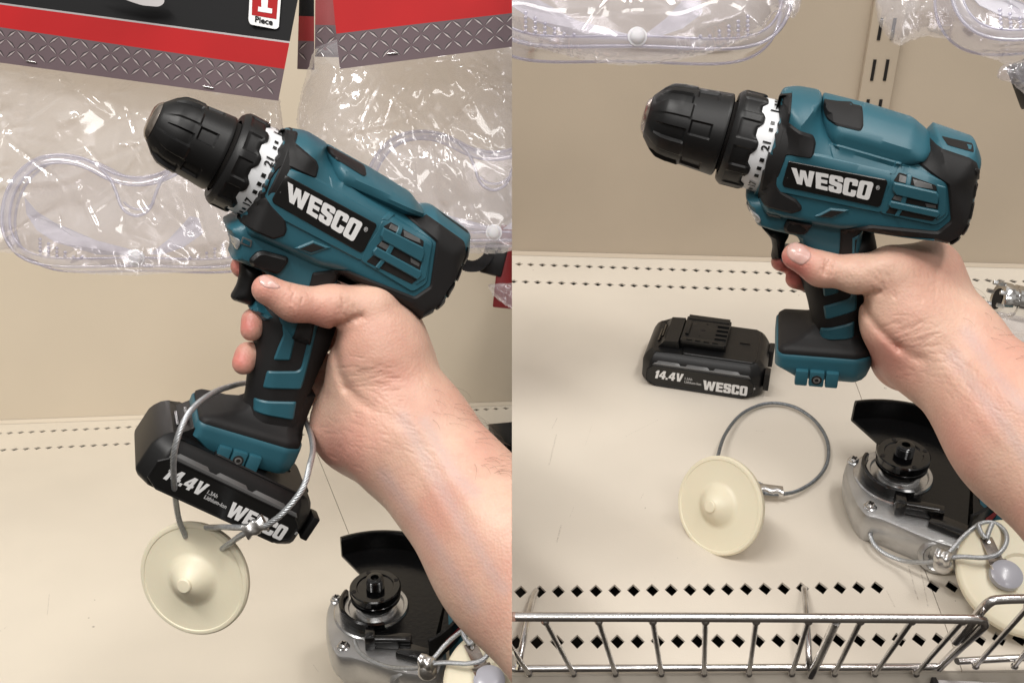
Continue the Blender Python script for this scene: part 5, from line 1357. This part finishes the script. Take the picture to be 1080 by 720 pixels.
BAY = 'right'
goggles(face(P(672, -19, .66), 3, 0, 1.02), 'clear goggles with violet edge hanging above the right hand drill\'s chuck')
goggles(face(P(1172, -35, .66), -6, 4, 1.0), 'clear goggles cut by the top right corner, only their lower corner showing')
bag('plastic_bag', [(505,-40),(838,-40),(846,6),(836,22),(820,10),(800,38),(745,58),(690,68),(650,69),(600,60),(540,44),(505,40)], .655, 'clear bag holding the violet edged goggles above the chuck', 41, cnt=9, apex=[(840,10),(600,-40)])
bag('plastic_bag', [(922,-30),(1120,-30),(1120,74),(1085,66),(1062,68),(1030,58),(1000,41),(975,39),(966,41),(947,50),(934,38),(925,20)], .70, 'crumpled clear bag with folded corners at the top right', 47, cnt=36, apex=[(940,-40),(930,30)])
bag('plastic_bag', [(1056,68),(1110,60),(1110,100),(1078,99),(1066,86),(1050,84)], .75, 'small creased bag scrap hanging at the right edge below the larger bag', 53, thick=.006, cnt=26)
mb = MB(); o = P(1084, 88, .80); mb.box((0, 0, 0), (.0095, .018, .006), R_@np.array(Matrix.Rotation(rad(20), 3, 'Z')), bev=.003); bx = mb.build('hanger_clip', M['black'], None, 30)
bx.location = o; tag(bx, 'black clip at the right edge beside the creased bag scrap', 'clip')
bag('plastic_bag', [(1040,322),(1060,334),(1120,338),(1120,400),(1086,372),(1066,358),(1050,346)], .925, 'clear bag lying on the deck under the chrome fitting', 59, thick=.008, cnt=30)
# ------------------------------------------------------------------ the hands
def hand(side, frm, label):
    left = side == 'left'
    o_, R = frm.o, frm.R
    def K(px, py, y):        # point seen at px,py on the drill's own plane y (mm)
        q = frm.un([(px, py)], y/1000)[0]; return o_+R@np.array([q[0], y/1000, q[1]])
    m_ = .001
    if left:
        w0 = P(430, 459, .590); f1 = P(545, 592, .552); f2 = P(640, 702, .520)
        thumb = [(K(281,305,-28), 8.0), (K(310,320,-29), 9.0), (K(350,323,-27), 11.0), (K(390,325,-24), 12.8)]
        caps = [(K(390,325,-24), K(401,368,-26), 12.8, 21, 10), (K(401,368,-26), K(378,445,-10), 21.5, 22.5, 20), (K(412,338,-6), K(418,372,-6), 13, 18, 10),
                (K(402,372,-22), w0, 20, 30, 16), (K(414,345,-8), K(432,415,-14), 14.5, 20, 12), (K(388,400,-18), K(398,455,-14), 17, 25, 18)]
        wr = [(w0, f1, 34, 39.5), (f1, f2, 39.5, 43)]; pj = [(K(374,448,-8), w0, 22, 31, 14), (K(415,412,-10), w0, 22, 30, 12)]
        fingers = [[(K(256,281,6), 6.8), (K(285,288,20), 7.5), (K(330,300,36), 8.5), (K(385,325,36), 10.5), (K(415,350,14), 13)],
                   [(K(265.5,348,-7), 6.4), (K(268,338,-3), 6.9), (K(285,342,10), 8.0), (K(330,352,33), 8.6), (K(385,358,36), 10.5), (K(415,375,12), 14)],
                   [(K(257,383,-7), 6.6), (K(261.5,374,-3), 7.1), (K(280,373,10), 8.2), (K(325,385,32), 8.6), (K(375,395,34), 10), (K(405,405,10), 15)],
                   [(K(290,406,10), 6.2), (K(325,412,26), 7.6), (K(365,425,28), 9.5), (K(385,440,6), 15)]]
    else:
        w0 = P(994, 366, .588); f1 = P(1082, 457, .552); f2 = P(1190, 570, .515)
        thumb = [(K(839,270,-28), 7.6), (K(866,284,-28), 8.7), (K(905,289,-27), 10.0), (K(941,290,-20), 12.6)]
        caps = [(K(941,290,-22), K(955,336,-24), 12.8, 20.5, 10), (K(955,336,-24), K(956,374,-10), 20.5, 17.5, 14), (K(981,284,6), K(985,315,2), 13.5, 19, 16),
                (K(955,332,-22), w0, 19, 26, 14), (K(941,290,-16), K(981,286,4), 12, 13.5, 16), (K(962,292,-12), K(970,320,-10), 13, 17, 14)]
        wr = [(w0, f1, 30, 35.5), (f1, f2, 35.5, 40)]; pj = [(K(956,376,-8), w0, 17.5, 27, 14), (K(975,328,-8), w0, 20, 27, 12)]
        fingers = [[(K(823,276,0), 5.6), (K(848,280,16), 7), (K(885,285,36), 8.5), (K(940,288,40), 10.5), (K(980,300,16), 14)],
                   [(K(839,294,-2), 6.0), (K(860,297,16), 7.4), (K(893,303,34), 8.5), (K(945,310,36), 10.5), (K(975,325,12), 15)],
                   [(K(866,318,8), 6.2), (K(885,322,24), 7.6), (K(920,330,32), 9), (K(960,340,16), 14)],
                   [(K(873,340,12), 5.8), (K(892,343,26), 7.0), (K(930,352,26), 9), (K(960,360,8), 13)]]
    allp = [p for p, _ in thumb]+[c[0] for c in caps]+[c[1] for c in caps]+[q for f in fingers for q, _ in f]+[w0, f1, f2]
    lo = np.min(allp, 0)-.045; hi = np.max(allp, 0)+.045
    if left: hi[0] = min(hi[0], .006)
    else: hi[0] = min(hi[0], P(1170, 480, .52)[0]+.02)
    s = SDF(lo, hi, .0014)
    for a, b, ra, rb in wr: s.cap(a, b, ra*m_, rb*m_, .02, .78, FW)
    for a, b, ra, rb, k in pj: s.cap(a, b, ra*m_, rb*m_, k*m_, .8, FW)
    for a, b, ra, rb, k in caps: s.cap(a, b, ra*m_, rb*m_, k*m_)
    # fingers blended among themselves only lightly
    for f in fingers:
        for i_, ((a, ra), (b, rb)) in enumerate(zip(f[:-1], f[1:])): s.cap(a, b, ra*m_, rb*m_, .0016 if i_ < 2 else .005)
    for (a, ra), (b, rb) in zip(thumb[:-1], thumb[1:]): s.cap(a, b, ra*m_, rb*m_, .006)
    D9 = 9
    if left:
        s.groove([(353,343),(361,342),(371,337),(381,334)], .0022, 3.4, .66)
        s.groove([(354,352),(354,372),(358,394),(366,410)], .0018, 4.4, .66); s.groove([(366,410),(378,422),(390,430)], .0012, 5, .66)
        s.groove([(396,433),(410,440),(424,446)], .0004, 6, .66)
        for q in ([(374,394),(390,391),(410,393)], [(380,400),(398,396),(416,400)], [(378,407),(396,405),(414,410)], [(388,384),(404,382)]): s.groove(q, .0004, 1.7, .66)
        for q in ([(368,318),(374,334)], [(362,312),(367,330)], [(303,306),(300,318)], [(308,305),(306,319)]): s.groove(q, .0004, 2.0, .66)
        s.groove([(432,436),(462,478),(500,540)], -.0005, 7, .66); s.groove([(418,452),(445,498),(480,560)], -.0004, 6, .66); s.bump(368, 462, 30, .0015)
        veins = [[(425,440),(452,490),(492,560),(530,620)], [(448,445),(480,500),(500,520)], [(405,500),(450,560),(500,640)]]
        tips = [(275,306,24,.5),(260,343,14,1.0),(252,379,14,1.0),(255,280,14,.8),(350,470,36,.38),(310,325,26,.15),(368,380,16,.25),(340,335,20,.2)]
        nail = [(188,112),(213,106),(240,122),(277,153),(262,163),(215,158),(192,142)]; nail = [(220+x/3.6, 260+y/3.6) for x, y in nail]
    else:
        s.groove([(908,313),(918,310),(930,308)], .0020, 2.6, .66)
        s.groove([(912,318),(914,329),(922,342),(937,357),(949,367)], .0026, 4.0, .66); s.groove([(949,367),(960,374),(972,379)], .0014, 5, .66)
        for q in ([(948,348),(965,342),(986,336)], [(950,354),(968,350),(990,344)], [(956,361),(972,357),(985,354)], [(944,341),(962,335)], [(962,367),(980,364)]): s.groove(q, .0005, 1.7, .66)
        for q in ([(870,274),(865,281),(865,288)], [(875.5,273),(871,281),(871,290)], [(881,275),(878,283)]): s.groove(q, .00055, 1.5, .66)
        s.groove([(1000,352),(1030,385),(1075,430)], -.0005, 7, .66); s.groove([(985,375),(1015,412),(1060,470)], -.0004, 6, .66); s.bump(934, 274, 12, .0018); s.bump(985, 268, 12, .0012)
        veins = [[(1005,375),(1030,410),(1062,450),(1080,480)], [(1020,350),(1050,395),(1080,430)]]
        tips = [(842,272,20,.55),(822,277,12,.9),(838,295,14,.9),(925,375,30,.45),(955,400,26,.3),(985,262,16,-.3),(925,300,20,.2),(1020,470,50,.15)]
        nail = z3((110,128),(124,100),(150,92),(180,108),(214,142),(206,168),(176,190),(146,180),(118,160))
    v, f = s.mesh()
    root = None
    me = bpy.data.meshes.new('person'); me.from_pydata(v.tolist(), [], f.tolist()); me.update()
    bm = bmesh.new(); bm.from_mesh(me)
    if left is not None:
        bmesh.ops.recalc_face_normals(bm, faces=bm.faces)
        for _ in range(3): bmesh.ops.smooth_vert(bm, verts=bm.verts, factor=.35, use_axis_x=True, use_axis_y=True, use_axis_z=True)
    bm.to_mesh(me); bm.free()
    # finer mesh for creases too small for the first pass
    tmp = bpy.data.objects.new('t', me); C.objects.link(tmp); sb = tmp.modifiers.new('s', 'SUBSURF'); sb.levels = 1
    dg = bpy.context.evaluated_depsgraph_get(); me2 = bpy.data.meshes.new_from_object(tmp.evaluated_get(dg)); bpy.data.objects.remove(tmp); bpy.data.meshes.remove(me)
    me = me2; me.name = 'person'; me.materials.clear()
    co = np.zeros(len(me.vertices)*3); me.vertices.foreach_get('co', co); co = co.reshape(-1, 3)
    nr = np.zeros(len(me.vertices)*3); me.vertices.foreach_get('normal', nr); nr = nr.reshape(-1, 3)
    q = co-CAM; D = q@FW; px = 540+F*q[:, 0]/D; py = 360-F*(q@UP)/D; face_ = (nr*q).sum(1) < 0
    r = np.random.RandomState(21); lines = []
    zn = [((396,399),(26,13),-3,22,.00027,30), ((400,425),(34,20),20,16,.00016,40), ((308,315),(6,8),105,12,.0004,9), ((366,322),(12,12),75,12,.0003,12), ((450,470),(40,40),35,16,.00013,70), ((375,465),(30,22),20,14,.00016,40), ((345,322),(22,10),70,9,.00013,22)] if left else \
         [((967,353),(24,12),-15,20,.00027,34), ((873,283),(5,6),100,14,.0008,14), ((930,296),(14,12),70,12,.0003,14), ((975,385),(30,22),20,14,.00016,40), ((1020,400),(40,40),38,16,.00013,70), ((985,300),(18,20),70,12,.00016,24), ((900,290),(20,10),75,9,.00013,20)]
    for (c, sp_, an, L, dp, cnt) in zn:
        for _ in range(cnt):
            a = rad(an+r.randn()*11); x0 = c[0]+r.randn()*sp_[0]*.6; y0 = c[1]+r.randn()*sp_[1]*.6; l = L*(.35+.65*r.rand())/2
            lines.append((x0-l*math.cos(a), y0-l*math.sin(a), x0+l*math.cos(a), y0+l*math.sin(a), dp*(.5+r.rand()), .8+.7*r.rand()))
    dsp = np.zeros(len(co))
    for (xa, ya, xb_, yb_, dp, wd) in lines:
        m_i = np.where(face_ & (np.abs(px-(xa+xb_)/2) < 18) & (np.abs(py-(ya+yb_)/2) < 18))[0]
        if not len(m_i): continue
        ab = np.array([xb_-xa, yb_-ya]); t = ((px[m_i]-xa)*ab[0]+(py[m_i]-ya)*ab[1])/(ab@ab); tcl = np.clip(t, 0, 1)
        d = np.hypot(px[m_i]-xa-tcl*ab[0], py[m_i]-ya-tcl*ab[1]); dsp[m_i] = np.maximum(dsp[m_i], dp*np.exp(-(d/wd)**2)*(1-(2*np.clip(t, 0, 1)-1)**4*.8))
    co -= nr*dsp[:, None]; me.vertices.foreach_set('co', co.ravel()); me.update()
    me.shade_smooth(); me.materials.append(M['skin'])
    co = np.zeros(len(me.vertices)*3); me.vertices.foreach_get('co', co); co = co.reshape(-1, 3)
    q = co-CAM; D = q@FW; px = 540+F*q[:, 0]/D; py = 360-F*(q@UP)/D
    red = np.zeros(len(co))
    for x, y, r, a in tips: red += a*np.exp(-((px-x)**2+(py-y)**2)/r**2)
    red += .12*np.sin(px*.05+py*.03)
    vn = np.zeros(len(co))
    for line in veins:
        d = np.full(len(co), 1e9)
        for a, b in zip(line[:-1], line[1:]):
            a = np.array(a, float); b = np.array(b, float); ab = b-a; t = np.clip(((px-a[0])*ab[0]+(py-a[1])*ab[1])/(ab@ab), 0, 1)
            d = np.minimum(d, np.hypot(px-a[0]-t*ab[0], py-a[1]-t*ab[1]))
        vn = np.maximum(vn, .40*np.exp(-(d/8)**2))
    for nm, arr in (('redness', np.clip(red, 0, 1)), ('vein', vn)):
        at = me.attributes.new(nm, 'FLOAT', 'POINT'); at.data.foreach_set('value', arr.astype(np.float32))
    ob = bpy.data.objects.new('person', me); link(ob); tag(ob, label, 'person')
    # thumb nail and arm hair lie on the skin
    bvh = BVHTree.FromPolygons([Vector(c) for c in co], [tuple(p.vertices) for p in me.polygons])
    def hit(x, y):
        d = Vector(FW+RT*(x-540)/F+UP*(360-y)/F).normalized(); r = bvh.ray_cast(Vector(CAM), d); return r
    npz = orient(dens(soft(nail, 3.0), 1.0)); g = grid_in(npz, 1.0, .4); V2, Fc = tri(npz, g); dd = dist_poly(V2, npz); V = []
    ok = True
    for (x, y), e_ in zip(V2, dd):
        h = hit(x, y)
        if h[0] is None: h = bvh.find_nearest(Vector(P(x, y, .56)))
        V.append(h[0]+h[1]*(.00055*min(1, e_/1.2)-.0001))
    nl = mk('thumb_nail', V, Fc, M['nail'], ob, 60); nl['open'] = 1
    r = np.random.RandomState(5 if left else 9); hb = MB()
    zones = [((500,420),(545,500),(1,.62),70), ((455,390),(520,450),(.9,.7),26)] if left else [((1015,290),(1085,380),(.9,.6),22)]
    for A, B_, dr, cnt in zones:
        for _ in range(cnt):
            x = A[0]+r.rand()*(B_[0]-A[0]); y = A[1]+r.rand()*(B_[1]-A[1])
            h = hit(x, y)
            if h[0] is None: continue
            t = RT*dr[0]-UP*dr[1]+RT*r.randn()*.35+UP*r.randn()*.35; n_ = np.array(h[1]); t = t-n_*(t@n_); t /= np.linalg.norm(t); L = .006+.007*r.rand(); c = r.randn()*.3; sd = np.cross(n_, t)
            pts = [np.array(h[0])+t*L*q+n_*L*.30*math.sin(q*2.2)+sd*c*L*q*q for q in np.linspace(0, 1, 6)]
            hb.tube(pts, [.00006, .00006, .00005, .00005, .00004, .00002], 4)
    ho = hb.build('arm_hair', M['hair'], ob, 80); ho['kind'] = 'stuff'
    return ob
BAY = 'right'
hand('right', drillR[1], 'person\'s right hand and bare forearm gripping the drill that has no battery')
BAY = 'left'
hand('left', drillL[1], 'person\'s right hand and bare forearm gripping the drill with its battery on')
# ------------------------------------------------------------------ end each bay cleanly at the plane x = 0
bpy.context.view_layer.update()
cut = {}
for o, b in bay_objs:
    if o.name not in C.objects or b is None or o.get('nocut'): continue
    mw = o.matrix_world; xs = [(mw @ v.co).x for v in o.data.vertices]
    if not xs: continue
    bad = max(xs) > 0 if b == 'left' else min(xs) < 0
    if not bad: continue
    if o.data.users > 1: o.data = o.data.copy()
    inv = mw.inverted(); co = inv @ Vector((0, 0, 0)); no = (mw.to_3x3().transposed() @ Vector((1, 0, 0))).normalized()
    if b == 'right': no = -no
    bm = bmesh.new(); bm.from_mesh(o.data)
    r = bmesh.ops.bisect_plane(bm, geom=bm.verts[:]+bm.edges[:]+bm.faces[:], plane_co=co, plane_no=no, clear_outer=True)
    ed = [g for g in r['geom_cut'] if isinstance(g, bmesh.types.BMEdge)]
    if ed and not o.get('open'):
        try: bmesh.ops.holes_fill(bm, edges=ed, sides=0)
        except Exception: pass
    bm.to_mesh(o.data); bm.free()
for o, b in list(bay_objs):
    if o.name in C.objects and o.type == 'MESH' and not o.data.polygons:
        bpy.data.objects.remove(o)
